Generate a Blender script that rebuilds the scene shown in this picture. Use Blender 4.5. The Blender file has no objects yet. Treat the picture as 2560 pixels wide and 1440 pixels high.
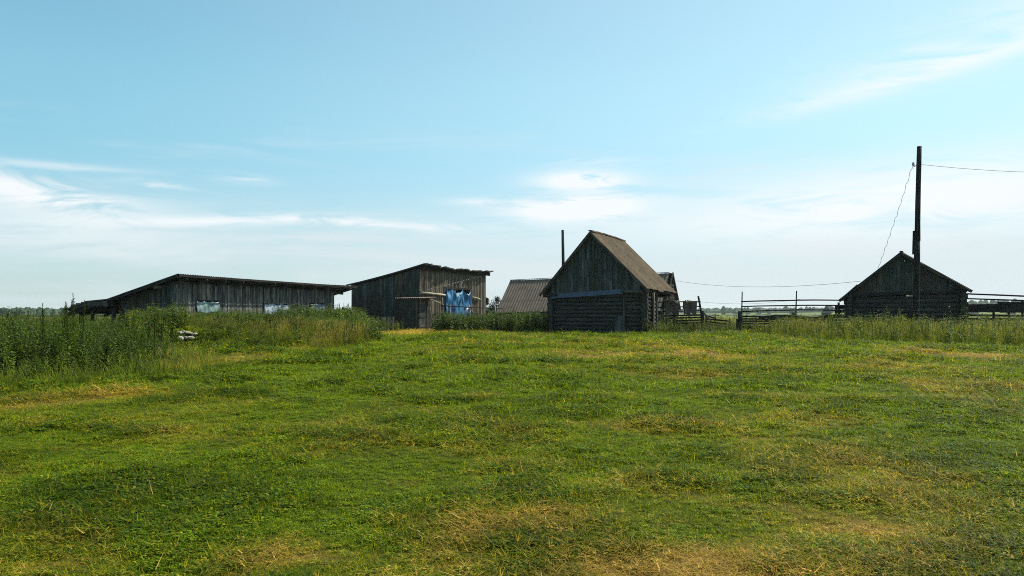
import bpy, math, random
import numpy as np
from mathutils import Vector, Matrix

R = random.Random(11)
NR = np.random.default_rng(5)
rad = math.radians
scene = bpy.context.scene
C = scene.collection

# ------------------------------------------------------------------ camera, sky, sun, exposure
FPX, HOR, EYE = 1970.0, 786.0, 1.6          # focal length and horizon row measured on the 2560 px photo, eye height
cam_d = bpy.data.cameras.new('camera')
cam_d.sensor_width = 36.0
cam_d.lens = 36.0 * FPX / 2560.0
cam_d.shift_y = (HOR - 720.0) / 2560.0
cam_d.clip_start = 0.1
cam_d.clip_end = 12000.0
cam = bpy.data.objects.new('camera', cam_d)
cam.location = (0, 0, EYE)
cam.rotation_euler = (rad(90), 0, 0)
C.objects.link(cam)
scene.camera = cam

SUN_AZ, SUN_EL = 58.0, 51.0                 # azimuth from +Y towards +X
SDIR = Vector((math.sin(rad(SUN_AZ)) * math.cos(rad(SUN_EL)), math.cos(rad(SUN_AZ)) * math.cos(rad(SUN_EL)), math.sin(rad(SUN_EL))))
sun_d = bpy.data.lights.new('sun', 'SUN')
sun_d.energy = 4.8
sun_d.angle = rad(0.5)
sun_d.color = (1.0, 0.94, 0.83)
sun = bpy.data.objects.new('sun', sun_d)
sun.rotation_euler = SDIR.to_track_quat('Z', 'Y').to_euler()
sun.location = (30, 30, 60)
C.objects.link(sun)

scene.view_settings.view_transform = 'Standard'
scene.view_settings.look = 'None'
scene.view_settings.exposure = 0.5
scene.view_settings.gamma = 1.0
scene.view_settings.use_curve_mapping = False
scene.cycles.max_bounces = 8
scene.cycles.filter_width = 1.0
scene.cycles.use_denoising = False
scene.cycles.use_adaptive_sampling = False
scene.cycles.sample_clamp_indirect = 2.0
scene.cycles.volume_bounces = 1
scene.cycles.transparent_max_bounces = 12


class NT:
    """small node-tree helper"""
    def __init__(s, tree):
        s.t = tree
        s.n = tree.nodes
        s.l = tree.links

    def node(s, typ, **kw):
        nd = s.n.new(typ)
        for k, v in kw.items():
            setattr(nd, k, v)
        return nd

    def put(s, sock, val):
        if isinstance(val, bpy.types.NodeSocket):
            s.l.new(val, sock)
        elif val is not None:
            sock.default_value = val

    def math(s, op, a, b=None, c=None, clamp=False):
        nd = s.node('ShaderNodeMath', operation=op, use_clamp=clamp)
        for i, v in enumerate((a, b, c)):
            if v is not None:
                s.put(nd.inputs[i], v)
        return nd.outputs[0]

    def mix(s, f, a, b, mode='MIX'):
        nd = s.node('ShaderNodeMix', data_type='RGBA', blend_type=mode)
        s.put(nd.inputs[0], f)
        s.put(nd.inputs[6], a if isinstance(a, bpy.types.NodeSocket) else (*a, 1))
        s.put(nd.inputs[7], b if isinstance(b, bpy.types.NodeSocket) else (*b, 1))
        return nd.outputs[2]

    def noise(s, vec, scale, detail=4, rough=0.55, dist=0.0):
        nd = s.node('ShaderNodeTexNoise')
        if vec is not None:
            s.l.new(vec, nd.inputs['Vector'])
        nd.inputs['Scale'].default_value = scale
        nd.inputs['Detail'].default_value = detail
        nd.inputs['Roughness'].default_value = rough
        nd.inputs['Distortion'].default_value = dist
        return nd.outputs[0]

    def mapr(s, v, a, b, c=0.0, d=1.0, smooth=False):
        nd = s.node('ShaderNodeMapRange')
        if smooth:
            nd.interpolation_type = 'SMOOTHSTEP'
        for i, x in enumerate((v, a, b, c, d)):
            s.put(nd.inputs[i], x)
        return nd.outputs[0]

    def mapping(s, vec, scale=(1, 1, 1), rot=(0, 0, 0), loc=(0, 0, 0)):
        nd = s.node('ShaderNodeMapping')
        s.l.new(vec, nd.inputs[0])
        nd.inputs['Scale'].default_value = scale
        nd.inputs['Rotation'].default_value = rot
        s.put(nd.inputs['Location'], loc)
        return nd.outputs[0]


def az_of(px):
    return math.atan((px - 1280.0) / FPX)


def el_of(px, py):
    u = (px - 1280.0) / FPX
    v = (HOR - py) / FPX
    return math.atan(v / math.sqrt(1 + u * u))


world = bpy.data.worlds.new('World')
scene.world = world
world.use_nodes = True
world.node_tree.nodes.clear()
w = NT(world.node_tree)
sky = w.node('ShaderNodeTexSky', sky_type='NISHITA', sun_disc=False)
sky.sun_elevation = rad(SUN_EL)
sky.sun_rotation = rad(SUN_AZ)
sky.air_density = 1.0
sky.dust_density = 0.8
sky.ozone_density = 1.6
tc = w.node('ShaderNodeTexCoord')
D = tc.outputs['Generated']
sep = w.node('ShaderNodeSeparateXYZ')
w.l.new(D, sep.inputs[0])
AZ = w.math('ARCTAN2', sep.outputs[0], sep.outputs[1])
EL = w.math('ARCSINE', sep.outputs[2])
n_a = w.noise(w.mapping(D, (2.2, 2.2, 17), (0.0, 0.03, 0)), 1.6, 7, 0.58, 0.6)
n_b = w.noise(w.mapping(D, (5, 5, 30), (0.02, 0.12, 0), (3, 1, 2)), 1.5, 6, 0.6, 1.0)
n_c = w.noise(w.mapping(D, (1.0, 1.0, 4), (0.0, 0.2, 0), (7, 1, 2)), 1.7, 3, 0.5, 0.3)


def blob(px, py, sx, sy, tilt=0.0):
    """soft ellipse of cloud cover around a direction of the sky, sx, sy in photo pixels"""
    a0, e0 = az_of(px), el_of(px, py)
    da = w.math('SUBTRACT', AZ, a0)
    de = w.math('SUBTRACT', EL, e0)
    t = math.tan(tilt)
    de = w.math('SUBTRACT', de, w.math('MULTIPLY', da, t))
    qa = w.math('POWER', w.math('DIVIDE', da, sx / FPX), 2.0)
    qe = w.math('POWER', w.math('DIVIDE', de, sy / FPX), 2.0)
    return w.math('EXPONENT', w.math('MULTIPLY', w.math('ADD', qa, qe), -1.0))


def wisp(b, lo, hi, amt):
    v = w.math('MULTIPLY', b, w.mapr(n_b, lo, hi, 0.0, 1.0, True))
    return w.math('MULTIPLY', v, amt)


# pale veil that thickens towards the horizon, all round
veil = w.mapr(EL, 0.0, 0.215, 1.0, 0.0, True)
veil = w.math('POWER', veil, 1.15)
veil = w.math('MULTIPLY', veil, w.mapr(n_a, 0.30, 0.62, 0.62, 1.0, True))
right = w.mapr(AZ, -0.55, 0.60, 0.0, 0.50)
cov = w.math('ADD', w.math('MULTIPLY', veil, 0.86), w.math('MULTIPLY', right, w.mapr(EL, 0.0, 0.8, 1.0, 0.55)))
streak = w.math('MULTIPLY', w.mapr(n_a, 0.50, 0.72, 0.0, 1.0, True), w.mapr(EL, 0.28, 0.16, 0.0, 1.0, True))
cov = w.math('ADD', cov, w.math('MULTIPLY', streak, 0.30))
puff = None
for args, lo, hi, amt in (
        ((1455, 452, 115, 24, 0.0), 0.34, 0.52, 1.1), ((1440, 520, 150, 27, 0.05), 0.32, 0.52, 1.25),
        ((1215, 505, 90, 10, 0.0), 0.3, 0.6, 0.5), ((90, 478, 170, 32, -0.10), 0.32, 0.58, 0.8),
        ((120, 560, 330, 70, 0.0), 0.2, 0.6, 0.5),
        ((590, 445, 70, 10, -0.05), 0.35, 0.55, 0.6), ((150, 415, 170, 8, 0.0), 0.35, 0.6, 0.35),
        ((2350, 470, 520, 75, 0.03), 0.2, 0.52, 0.7), ((1500, 405, 120, 10, 0.0), 0.4, 0.6, 0.3),
        ((950, 560, 200, 12, -0.05), 0.33, 0.57, 0.7), ((600, 551, 250, 12, 0.06), 0.33, 0.57, 0.6), ((400, 465, 60, 10, -0.1), 0.35, 0.55, 0.5),
        ((2330, 178, 360, 20, 0.17), 0.2, 0.58, 0.45), ((2480, 80, 380, 60, 0.22), 0.25, 0.62, 0.42),
        ((2000, 560, 800, 60, 0.0), 0.2, 0.6, 0.4)):
    puff = wisp(blob(*args), lo, hi, amt * 1.25) if puff is None else w.math('ADD', puff, wisp(blob(*args), lo, hi, amt * 1.25))
cov = w.math('ADD', cov, w.math('MULTIPLY', w.math('SUBTRACT', n_c, 0.5), 0.12))
cov = w.mapr(cov, 0.0, 1.0, 0.0, 0.93)
grade = w.mix(w.mapr(EL, 0.0, 0.30, 0.0, 1.0, True), (0.56, 0.84, 0.94), (0.98, 1.37, 1.15))
skyc = w.mix(1.0, sky.outputs[0], grade, 'MULTIPLY')
cl = w.mix(cov, skyc, (5.25, 5.85, 6.15))
cl = w.mix(w.mapr(puff, 0.0, 1.0, 0.0, 0.9), cl, (6.9, 7.1, 7.2))
below = w.mapr(EL, -0.03, 0.0, 0.0, 1.0)
cl = w.mix(below, (1.0, 1.1, 0.8), cl)
bg = w.node('ShaderNodeBackground')
w.l.new(cl, bg.inputs[0])
bg.inputs[1].default_value = 0.1
wo = w.node('ShaderNodeOutputWorld')
w.l.new(bg.outputs[0], wo.inputs[0])


# ------------------------------------------------------------------ numbers
def WX(px, Y):
    return (px - 1280.0) / FPX * Y


def WZ(py, Y):
    return EYE + (HOR - py) / FPX * Y


def ss(a, b, v):
    t = np.clip((np.asarray(v, dtype=float) - a) / (b - a), 0, 1)
    return t * t * (3 - 2 * t)


def hash2(ix, iy, seed):
    h = (ix.astype(np.int64) * 374761393 + iy.astype(np.int64) * 668265263 + seed * 974634777) & 0xFFFFFFFF
    h = ((h ^ (h >> 13)) * 1274126177) & 0xFFFFFFFF
    h = h ^ (h >> 16)
    return (h & 0xFFFF) / 65535.0


def vnoise(x, y, seed=0):
    x = np.asarray(x, dtype=float)
    y = np.asarray(y, dtype=float)
    ix, iy = np.floor(x), np.floor(y)
    fx, fy = x - ix, y - iy
    fx, fy = fx * fx * (3 - 2 * fx), fy * fy * (3 - 2 * fy)
    a = hash2(ix, iy, seed)
    b = hash2(ix + 1, iy, seed)
    c = hash2(ix, iy + 1, seed)
    d = hash2(ix + 1, iy + 1, seed)
    return (a * (1 - fx) + b * fx) * (1 - fy) + (c * (1 - fx) + d * fx) * fy


def fbm(x, y, seed=0, octv=4):
    s, a, t = 0, 1.0, 0
    for o in range(octv):
        s = s + a * vnoise(x * 2 ** o + 13.7 * o, y * 2 ** o + 5.1 * o, seed + o)
        t += a
        a *= 0.55
    return s / t


def gz(x, y):
    """height of the ground"""
    x = np.asarray(x, dtype=float)
    y = np.asarray(y, dtype=float)
    z = 0.4 * ss(4, 38, y)
    z = z + 0.55 * np.exp(-(((x + 13.5) / 6.5) ** 4 + ((y - 34.5) / 7.0) ** 4))
    z = z + 0.35 * np.exp(-(((x + 11.7) / 1.6) ** 2 + ((y - 28.5) / 1.2) ** 2))
    z = z + 0.22 * np.exp(-(((x + 7.3) / 1.9) ** 4 + ((y - 31.2) / 1.1) ** 4))
    near = 1 - ss(60, 110, y)
    z = z + near * (0.07 * (fbm(x * 0.35, y * 0.35, 3) - 0.5) + 0.05 * (fbm(x * 1.3, y * 1.3, 9, 3) - 0.5))
    # a wooded rise far off on the right
    z = z + 9.0 * np.exp(-(((x - 640) / 210) ** 2 + ((y - 930) / 200) ** 2))
    z = z + 4.0 * ss(600, 1500, y)
    return z


def g1(x, y):
    return float(gz(x, y))


def dryness(x, y):
    """0 fresh green, 1 bleached hay"""
    x = np.asarray(x, dtype=float)
    y = np.asarray(y, dtype=float)
    d = fbm(x * 0.55 + 3, y * 0.40, 21, 5)
    d2 = fbm(x * 0.16 + y * 0.05, y * 0.12 + x * 0.06 + 8, 31, 3)
    row = 0.5 + 0.5 * np.sin((y * 0.80 + x * 0.35 + 2.2 * fbm(x * 0.2, y * 0.2, 41, 2)) * 1.9)   # swaths left by the mower
    v = 0.72 * ss(0.47, 0.86, 0.62 * d + 0.34 * d2 + 0.10 * row)
    v = v + 0.16 * ss(0.5, 0.75, fbm(x * 2.3, y * 2.3, 55, 3))

    def pt(px, py, sx, sy, a, g=0.2):
        Y = 1.5 * FPX / (py - HOR) if py > 900 else (EYE - 0.38) * FPX / (py - HOR)
        X = WX(px, Y)
        wx = sx / FPX * Y
        wy = Y * sy / (py - HOR)
        q = ((x - X) / wx) ** 2 + ((y - Y) / wy) ** 2
        return a * np.exp(-q) * (0.6 + 0.8 * fbm(x * 3, y * 3, 77, 3))
    for a in ((1740, 1395, 260, 70, 1.5), (1250, 1290, 200, 30, 0.35), (1390, 1265, 110, 25, 0.6), (690, 1350, 130, 40, 0.8), (520, 1420, 90, 18, 0.4),
              (60, 1010, 130, 22, 0.35), (240, 990, 160, 16, 0.4), (480, 925, 60, 14, 0.9), (1020, 834, 80, 6, 1.3), (2480, 885, 120, 12, 0.35),
              (1480, 882, 30, 3, 1.0), (1545, 880, 25, 3, 1.3), (1620, 877, 40, 3, 0.9), (1735, 875, 40, 5, 1.4), (2100, 1150, 300, 50, 0.3),
              (2250, 1330, 220, 60, 0.35), (1980, 1040, 200, 18, 0.45), (1200, 992, 60, 8, 0.5), (950, 1180, 150, 20, 0.25), (2300, 1200, 200, 60, 0.3)):
        v = v + pt(*a)
    v = v * (0.45 + 1.1 * fbm(x * 2.6, y * 2.6, 83, 3))
    # greener, damper belts
    v = v - 0.9 * np.exp(-(((x + 1.5) / 5) ** 2 + ((y - 17) / 2.0) ** 2)) - 0.35 * np.exp(-(((x + 2.2) / 2.2) ** 2 + ((y - 7.6) / 1.1) ** 2))
    return np.clip(v, 0, 1)


# ------------------------------------------------------------------ materials
MATS = {}


def new_mat(name):
    m = bpy.data.materials.new(name)
    m.use_nodes = True
    m.node_tree.nodes.clear()
    t = NT(m.node_tree)
    out = t.node('ShaderNodeOutputMaterial')
    b = t.node('ShaderNodeBsdfPrincipled')
    t.l.new(b.outputs[0], out.inputs[0])
    MATS[name] = m
    return m, t, b, out


def bump(t, b, h, strength, dist):
    nd = t.node('ShaderNodeBump')
    nd.inputs['Strength'].default_value = strength
    nd.inputs['Distance'].default_value = dist
    t.l.new(h, nd.inputs['Height'])
    t.l.new(nd.outputs[0], b.inputs['Normal'])


def wood(name, dark, mid, light, moss=0.0, spread=0.5):
    m, t, b, _ = new_mat(name)
    tcn = t.node('ShaderNodeTexCoord')
    oi = t.node('ShaderNodeObjectInfo')
    off = t.node('ShaderNodeCombineXYZ')
    t.l.new(t.math('MULTIPLY', oi.outputs['Random'], 91.0), off.inputs[0])
    t.l.new(t.math('MULTIPLY', oi.outputs['Random'], 37.0), off.inputs[2])
    grain = t.noise(t.mapping(tcn.outputs['Object'], (26, 26, 1.3), loc=off.outputs[0]), 1.0, 6, 0.6, 0.4)
    blot = t.noise(t.mapping(tcn.outputs['Object'], (2.6, 2.6, 1.1), loc=off.outputs[0]), 1.0, 4, 0.6)
    knot = t.node('ShaderNodeTexVoronoi')
    t.l.new(t.mapping(tcn.outputs['Object'], (7, 7, 2.6), loc=off.outputs[0]), knot.inputs['Vector'])
    col = t.mix(t.mapr(grain, 0.3, 0.7), dark, mid)
    col = t.mix(t.mapr(blot, 0.45, 0.75), col, light)
    col = t.mix(t.math('MULTIPLY', t.mapr(knot.outputs['Distance'], 0.16, 0.07), 0.8), col, (0.018, 0.014, 0.011))
    if moss:
        mo = t.noise(tcn.outputs['Object'], 5.0, 4)
        col = t.mix(t.mapr(mo, 0.5, 0.7, 0, moss), col, (0.07, 0.085, 0.03))
    k = t.mapr(oi.outputs['Random'], 0, 1, 1 - spread, 1 + spread * 0.7)
    kc = t.node('ShaderNodeCombineColor')
    t.l.new(k, kc.inputs[0])
    t.l.new(k, kc.inputs[1])
    t.l.new(k, kc.inputs[2])
    col = t.mix(1.0, col, kc.outputs[0], 'MULTIPLY')
    t.l.new(col, b.inputs['Base Color'])
    b.inputs['Roughness'].default_value = 0.9
    b.inputs['Specular IOR Level'].default_value = 0.15
    bump(t, b, grain, 0.5, 0.012)
    return m


wood('wood_bluegrey', (0.030, 0.034, 0.034), (0.068, 0.077, 0.078), (0.155, 0.165, 0.158), 0.0, 0.3)
wood('wood_brown', (0.026, 0.022, 0.017), (0.068, 0.056, 0.041), (0.16, 0.128, 0.09), 0.0, 0.3)
wood('wood_green', (0.019, 0.024, 0.021), (0.043, 0.051, 0.044), (0.088, 0.096, 0.080), 0.3, 0.16)  # darkened: part of the shade on walls facing away from the sun
wood('wood_dark', (0.010, 0.010, 0.010), (0.026, 0.025, 0.023), (0.055, 0.050, 0.043), 0.0, 0.3)
wood('log_old', (0.020, 0.021, 0.019), (0.044, 0.045, 0.040), (0.080, 0.080, 0.068), 0.2, 0.12)  # dark tone carries some of the shade on the log fronts
wood('wood_pale', (0.15, 0.135, 0.095), (0.28, 0.25, 0.18), (0.42, 0.37, 0.28))
wood('wood_barn', (0.055, 0.047, 0.036), (0.185, 0.157, 0.118), (0.33, 0.28, 0.21), 0.0, 0.35)  # lightened: some of the sunlight on the barn's long wall is in this colour
wood('wood_shed', (0.060, 0.060, 0.054), (0.155, 0.155, 0.140), (0.34, 0.31, 0.26), 0.0, 0.35)


def simple(name, colA, colB, scale, rough=0.85, bumps=0.3, metal=0.0, spread=0.0):
    m, t, b, _ = new_mat(name)
    tcn = t.node('ShaderNodeTexCoord')
    oi = t.node('ShaderNodeObjectInfo')
    off = t.node('ShaderNodeVectorMath', operation='ADD')
    t.l.new(tcn.outputs['Object'], off.inputs[0])
    t.l.new(t.math('MULTIPLY', oi.outputs['Random'], 77.0), off.inputs[1])
    n = t.noise(off.outputs[0], scale, 6, 0.68)
    n2 = t.noise(off.outputs[0], scale * 0.22, 3, 0.6)
    col = t.mix(t.mapr(t.math('ADD', t.math('MULTIPLY', n, 0.6), t.math('MULTIPLY', n2, 0.4)), 0.36, 0.62), colA, colB)
    if spread:
        k = t.mapr(oi.outputs['Random'], 0, 1, 1 - spread, 1 + spread)
        kc = t.node('ShaderNodeCombineColor')
        for i in range(3):
            t.l.new(k, kc.inputs[i])
        col = t.mix(1.0, col, kc.outputs[0], 'MULTIPLY')
    t.l.new(col, b.inputs['Base Color'])
    b.inputs['Roughness'].default_value = rough
    b.inputs['Metallic'].default_value = metal
    bump(t, b, n, bumps, 0.02)
    return m


simple('slate_mossy', (0.036, 0.025, 0.013), (0.150, 0.104, 0.052), 11.0, 0.95, 0.8, 0, 0.20)
simple('slate_brown', (0.095, 0.069, 0.048), (0.165, 0.122, 0.086), 3.0, 0.9, 0.3, 0, 0.07)
simple('slate_dark', (0.035, 0.038, 0.042), (0.075, 0.078, 0.08), 4.0, 0.8, 0.3, 0, 0.15)
simple('tar_roof', (0.03, 0.028, 0.026), (0.075, 0.068, 0.06), 3.0, 0.9, 0.4, 0, 0.2)
simple('sheet_metal_blue', (0.040, 0.062, 0.092), (0.075, 0.105, 0.145), 4.0, 0.55, 0.1, 0.2, 0.2)
simple('pale_stone', (0.17, 0.15, 0.11), (0.42, 0.38, 0.30), 6.0, 0.9, 0.5, 0, 0.15)
simple('rag_brown', (0.05, 0.042, 0.038), (0.13, 0.105, 0.085), 9.0, 0.95, 0.6, 0, 0.35)
simple('rag_fringe', (0.30, 0.22, 0.15), (0.48, 0.38, 0.28), 14.0, 0.95, 0.6, 0, 0.2)
simple('wire_metal', (0.05, 0.05, 0.05), (0.09, 0.09, 0.09), 4.0, 0.6, 0.0, 0.5)
simple('porcelain', (0.32, 0.32, 0.30), (0.42, 0.42, 0.40), 4.0, 0.3, 0.0)
simple('white_pole', (0.62, 0.56, 0.60), (0.78, 0.72, 0.76), 4.0, 0.5, 0.0)
simple('red_brown_paint', (0.10, 0.035, 0.025), (0.17, 0.06, 0.04), 6.0, 0.8, 0.2)
simple('far_trees', (0.022, 0.045, 0.020), (0.05, 0.085, 0.035), 0.09, 0.95, 0.0)
simple('bark', (0.05, 0.04, 0.03), (0.12, 0.10, 0.075), 8.0, 0.95, 0.5)


def cloth(name, colA, colB, scale, transl, rough=0.5, spec=0.5):
    m, t, b, out = new_mat(name)
    tcn = t.node('ShaderNodeTexCoord')
    n = t.noise(t.mapping(tcn.outputs['Object'], (1, 1, 0.35)), scale, 4, 0.6)
    col = t.mix(t.mapr(n, 0.3, 0.7), colA, colB)
    t.l.new(col, b.inputs['Base Color'])
    b.inputs['Roughness'].default_value = rough
    b.inputs['Specular IOR Level'].default_value = spec
    tr = t.node('ShaderNodeBsdfTranslucent')
    t.l.new(col, tr.inputs[0])
    mx = t.node('ShaderNodeMixShader')
    mx.inputs[0].default_value = transl
    t.l.new(b.outputs[0], mx.inputs[1])
    t.l.new(tr.outputs[0], mx.inputs[2])
    t.l.new(mx.outputs[0], out.inputs[0])
    return m


cloth('tarp_blue', (0.012, 0.085, 0.25), (0.055, 0.25, 0.46), 2.2, 0.2, 0.45)
cloth('film_pale', (0.18, 0.26, 0.34), (0.52, 0.60, 0.66), 2.0, 0.25, 0.35)
cloth('film_green', (0.10, 0.17, 0.17), (0.30, 0.42, 0.41), 2.0, 0.25, 0.35)
cloth('film_blue', (0.08, 0.13, 0.19), (0.20, 0.27, 0.34), 2.0, 0.2, 0.35)


def leafy(name, fresh, lush, dry, straw, transl=0.35, rough=0.55, bvw=1.1):
    """blades and leaves: colour follows the 'dry' of the instance and the 'bv' of the blade"""
    m, t, b, out = new_mat(name)
    a = t.node('ShaderNodeAttribute', attribute_type='INSTANCER', attribute_name='dry')
    v = t.node('ShaderNodeAttribute', attribute_type='INSTANCER', attribute_name='var')
    g = t.node('ShaderNodeAttribute', attribute_type='GEOMETRY', attribute_name='bv')
    bvf = g.outputs['Fac']
    col = t.mix(t.math('ADD', t.math('MULTIPLY', v.outputs['Fac'], 0.5), t.math('MULTIPLY', bvf, 0.5)), fresh, lush)
    d = t.math('ADD', a.outputs['Fac'], t.math('MULTIPLY', t.math('SUBTRACT', bvf, 0.5), bvw))
    col = t.mix(t.mapr(d, 0.20, 0.75), col, dry)
    col = t.mix(t.mapr(d, 0.66, 1.2), col, straw)
    k = t.math('MULTIPLY', t.mapr(v.outputs['Fac'], 0, 1, 0.58, 1.22), t.mapr(t.math('FRACT', t.math('MULTIPLY', bvf, 7.3)), 0, 1, 0.55, 1.45))
    kc = t.node('ShaderNodeCombineColor')
    for i in range(3):
        t.l.new(k, kc.inputs[i])
    col = t.mix(1.0, col, kc.outputs[0], 'MULTIPLY')
    t.l.new(col, b.inputs['Base Color'])
    b.inputs['Roughness'].default_value = rough
    b.inputs['Specular IOR Level'].default_value = 0.12
    tr = t.node('ShaderNodeBsdfTranslucent')
    t.l.new(t.mix(1.0, col, (1.25, 1.30, 0.75), 'MULTIPLY'), tr.inputs[0])
    mx = t.node('ShaderNodeMixShader')
    mx.inputs[0].default_value = transl
    t.l.new(b.outputs[0], mx.inputs[1])
    t.l.new(tr.outputs[0], mx.inputs[2])
    t.l.new(mx.outputs[0], out.inputs[0])
    return m


leafy('grass_blade', (0.048, 0.116, 0.002), (0.170, 0.243, 0.005), (0.36, 0.29, 0.012), (0.56, 0.35, 0.085), 0.5)
leafy('herb_leaf', (0.036, 0.072, 0.006), (0.115, 0.160, 0.012), (0.20, 0.18, 0.020), (0.34, 0.26, 0.09), 0.33, 0.55, 0.5)
leafy('nettle_leaf', (0.024, 0.056, 0.005), (0.100, 0.150, 0.011), (0.17, 0.16, 0.020), (0.34, 0.26, 0.09), 0.26, 0.5, 0.6)
leafy('tall_blade', (0.090, 0.140, 0.010), (0.190, 0.235, 0.018), (0.32, 0.27, 0.030), (0.40, 0.30, 0.12), 0.40)
leafy('umbel_bits', (0.16, 0.19, 0.07), (0.26, 0.27, 0.12), (0.30, 0.28, 0.12), (0.38, 0.32, 0.16), 0.35)
leafy('pine_leaf', (0.022, 0.050, 0.016), (0.045, 0.085, 0.026), (0.05, 0.08, 0.02), (0.06, 0.08, 0.02), 0.15)

# the soil and mown sward
m, t, b, _ = new_mat('ground_meadow')
geo = t.node('ShaderNodeNewGeometry')
at = t.node('ShaderNodeAttribute', attribute_type='GEOMETRY', attribute_name='dry')
fine = t.noise(geo.outputs['Position'], 38.0, 5, 0.7)
fine2 = t.noise(t.mapping(geo.outputs['Position'], (1, 1, 1)), 7.0, 5, 0.7, 0.5)
med = t.noise(geo.outputs['Position'], 1.1, 5, 0.65)
col = t.mix(t.mapr(fine, 0.35, 0.65), (0.013, 0.018, 0.002), (0.060, 0.085, 0.006))
dcol = t.mix(t.mapr(fine, 0.3, 0.7), (0.05, 0.034, 0.012), (0.24, 0.155, 0.038))
dd = t.math('ADD', at.outputs['Fac'], t.math('MULTIPLY', t.math('SUBTRACT', fine2, 0.5), 0.9))
col = t.mix(t.mapr(dd, 0.2, 0.8), col, dcol)
farm = t.node('ShaderNodeSeparateXYZ')
t.l.new(geo.outputs['Position'], farm.inputs[0])
col = t.mix(t.mapr(farm.outputs[1], 60, 130), col, t.mix(t.mapr(med, 0.3, 0.7), (0.085, 0.125, 0.025), (0.15, 0.16, 0.035)))
t.l.new(col, b.inputs['Base Color'])
b.inputs['Roughness'].default_value = 1.0
b.inputs['Specular IOR Level'].default_value = 0.05
bump(t, b, fine, 0.8, 0.03)


# ------------------------------------------------------------------ object helpers
def mesh_obj(name, verts, faces, mat, parent=None, loc=(0, 0, 0), rot=None, quat=None, smooth=False):
    me = bpy.data.meshes.new(name)
    me.from_pydata([tuple(v) for v in verts], [], faces)
    me.materials.append(MATS[mat])
    if smooth:
        # caps and rims stay flat so they do not bend the shading of the long faces
        me.polygons.foreach_set('use_smooth', [(i < smooth) if smooth is not True else True for i in range(len(me.polygons))])
    o = bpy.data.objects.new(name, me)
    C.objects.link(o)
    if parent:
        o.parent = parent
    o.location = loc
    if rot:
        o.rotation_euler = rot
    if quat is not None:
        o.rotation_mode = 'QUATERNION'
        o.rotation_quaternion = quat
    return o


def tag(o, label=None, cat=None, group=None, kind=None):
    if label:
        o['label'] = label
    if cat:
        o['category'] = cat
    if group:
        o['group'] = group
    if kind:
        o['kind'] = kind
    return o


def thing(name, label, cat, loc, rz=0.0, group=None):
    o = bpy.data.objects.new(name, None)
    o.empty_display_size = 0.3
    C.objects.link(o)
    o.location = loc
    o.rotation_euler = (0, 0, rz)
    return tag(o, label, cat, group)


def prism(secs):
    n = len(secs[0])
    v = [p for s in secs for p in s]
    f = []
    for k in range(len(secs) - 1):
        for i in range(n):
            j = (i + 1) % n
            f.append((k * n + i, k * n + j, (k + 1) * n + j, (k + 1) * n + i))
    f.append(tuple(range(n))[::-1])
    f.append(tuple((len(secs) - 1) * n + i for i in range(n)))
    return v, f


def plank(name, parent, loc, rz, wd, th, hl, hr, mat, lean=0.0, slab=False):
    """upright board: x across, -y outwards, z up; hl, hr the height at its two edges"""
    secs = []
    wob = R.uniform(-1, 1) * 0.012
    for k in range(4):
        q = k / 3.0
        dx = wob * math.sin(q * math.pi) + lean * q * max(hl, hr)
        e = R.uniform(-0.004, 0.004)
        zl, zr = q * hl, q * hr
        if slab:
            secs.append([(dx, 0, zl), (wd + dx, 0, zr), (wd * 0.86 + dx, -th * 0.7, zr), (wd * 0.5 + dx, -th + e, (zl + zr) / 2), (wd * 0.14 + dx, -th * 0.7, zl)])
        else:
            secs.append([(dx, 0, zl), (wd + dx, 0, zr), (wd + dx, -th + e, zr), (dx, -th - e, zl)])
    v, f = prism(secs)
    return mesh_obj(name, v, f, mat, parent, loc, (0, 0, rz))


def vwall(parent, p0, p1, zb, zt, wd, th, mat, holes=(), lean=0.0, slab=False, rag=0.03, name='plank', gap=0.006):
    p0, p1 = Vector(p0), Vector(p1)
    L = (p1 - p0).length
    d = (p1 - p0) / L
    out = Vector((d.y, -d.x))
    rz = math.atan2(d.y, d.x)
    s, k = 0.0, 0
    while s < L - 0.02:
        ww = min(wd * R.uniform(0.72, 1.25), L - s)
        if L - s - ww < 0.05:
            ww = L - s
        m0 = s + ww / 2
        zt0, zt1 = zt(s), zt(s + ww)
        zb0 = zb + R.uniform(-rag, rag)
        segs = [(zb0, None)]
        for (h0, h1, hb, ht) in holes:
            if h0 < m0 < h1:
                segs = [(zb0, hb), (ht, None)]
        off = 0.022 * (k % 2) + R.uniform(0, 0.008)
        pos = p0 + d * s + out * off
        for (a, bb) in segs:
            hl = (bb if bb is not None else zt0) - a
            hr = (bb if bb is not None else zt1) - a
            if min(hl, hr) < 0.03:
                hl, hr = max(hl, 0.03), max(hr, 0.03)
            ln = lean * R.uniform(0.6, 1.3)
            dx = -ln * 0.0 + ln * a
            q = pos + d * dx
            plank(name, parent, (q.x, q.y, a), rz, ww - gap, th, hl, hr, mat if isinstance(mat, str) else R.choice(mat), ln, slab)
        s += ww
        k += 1


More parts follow.
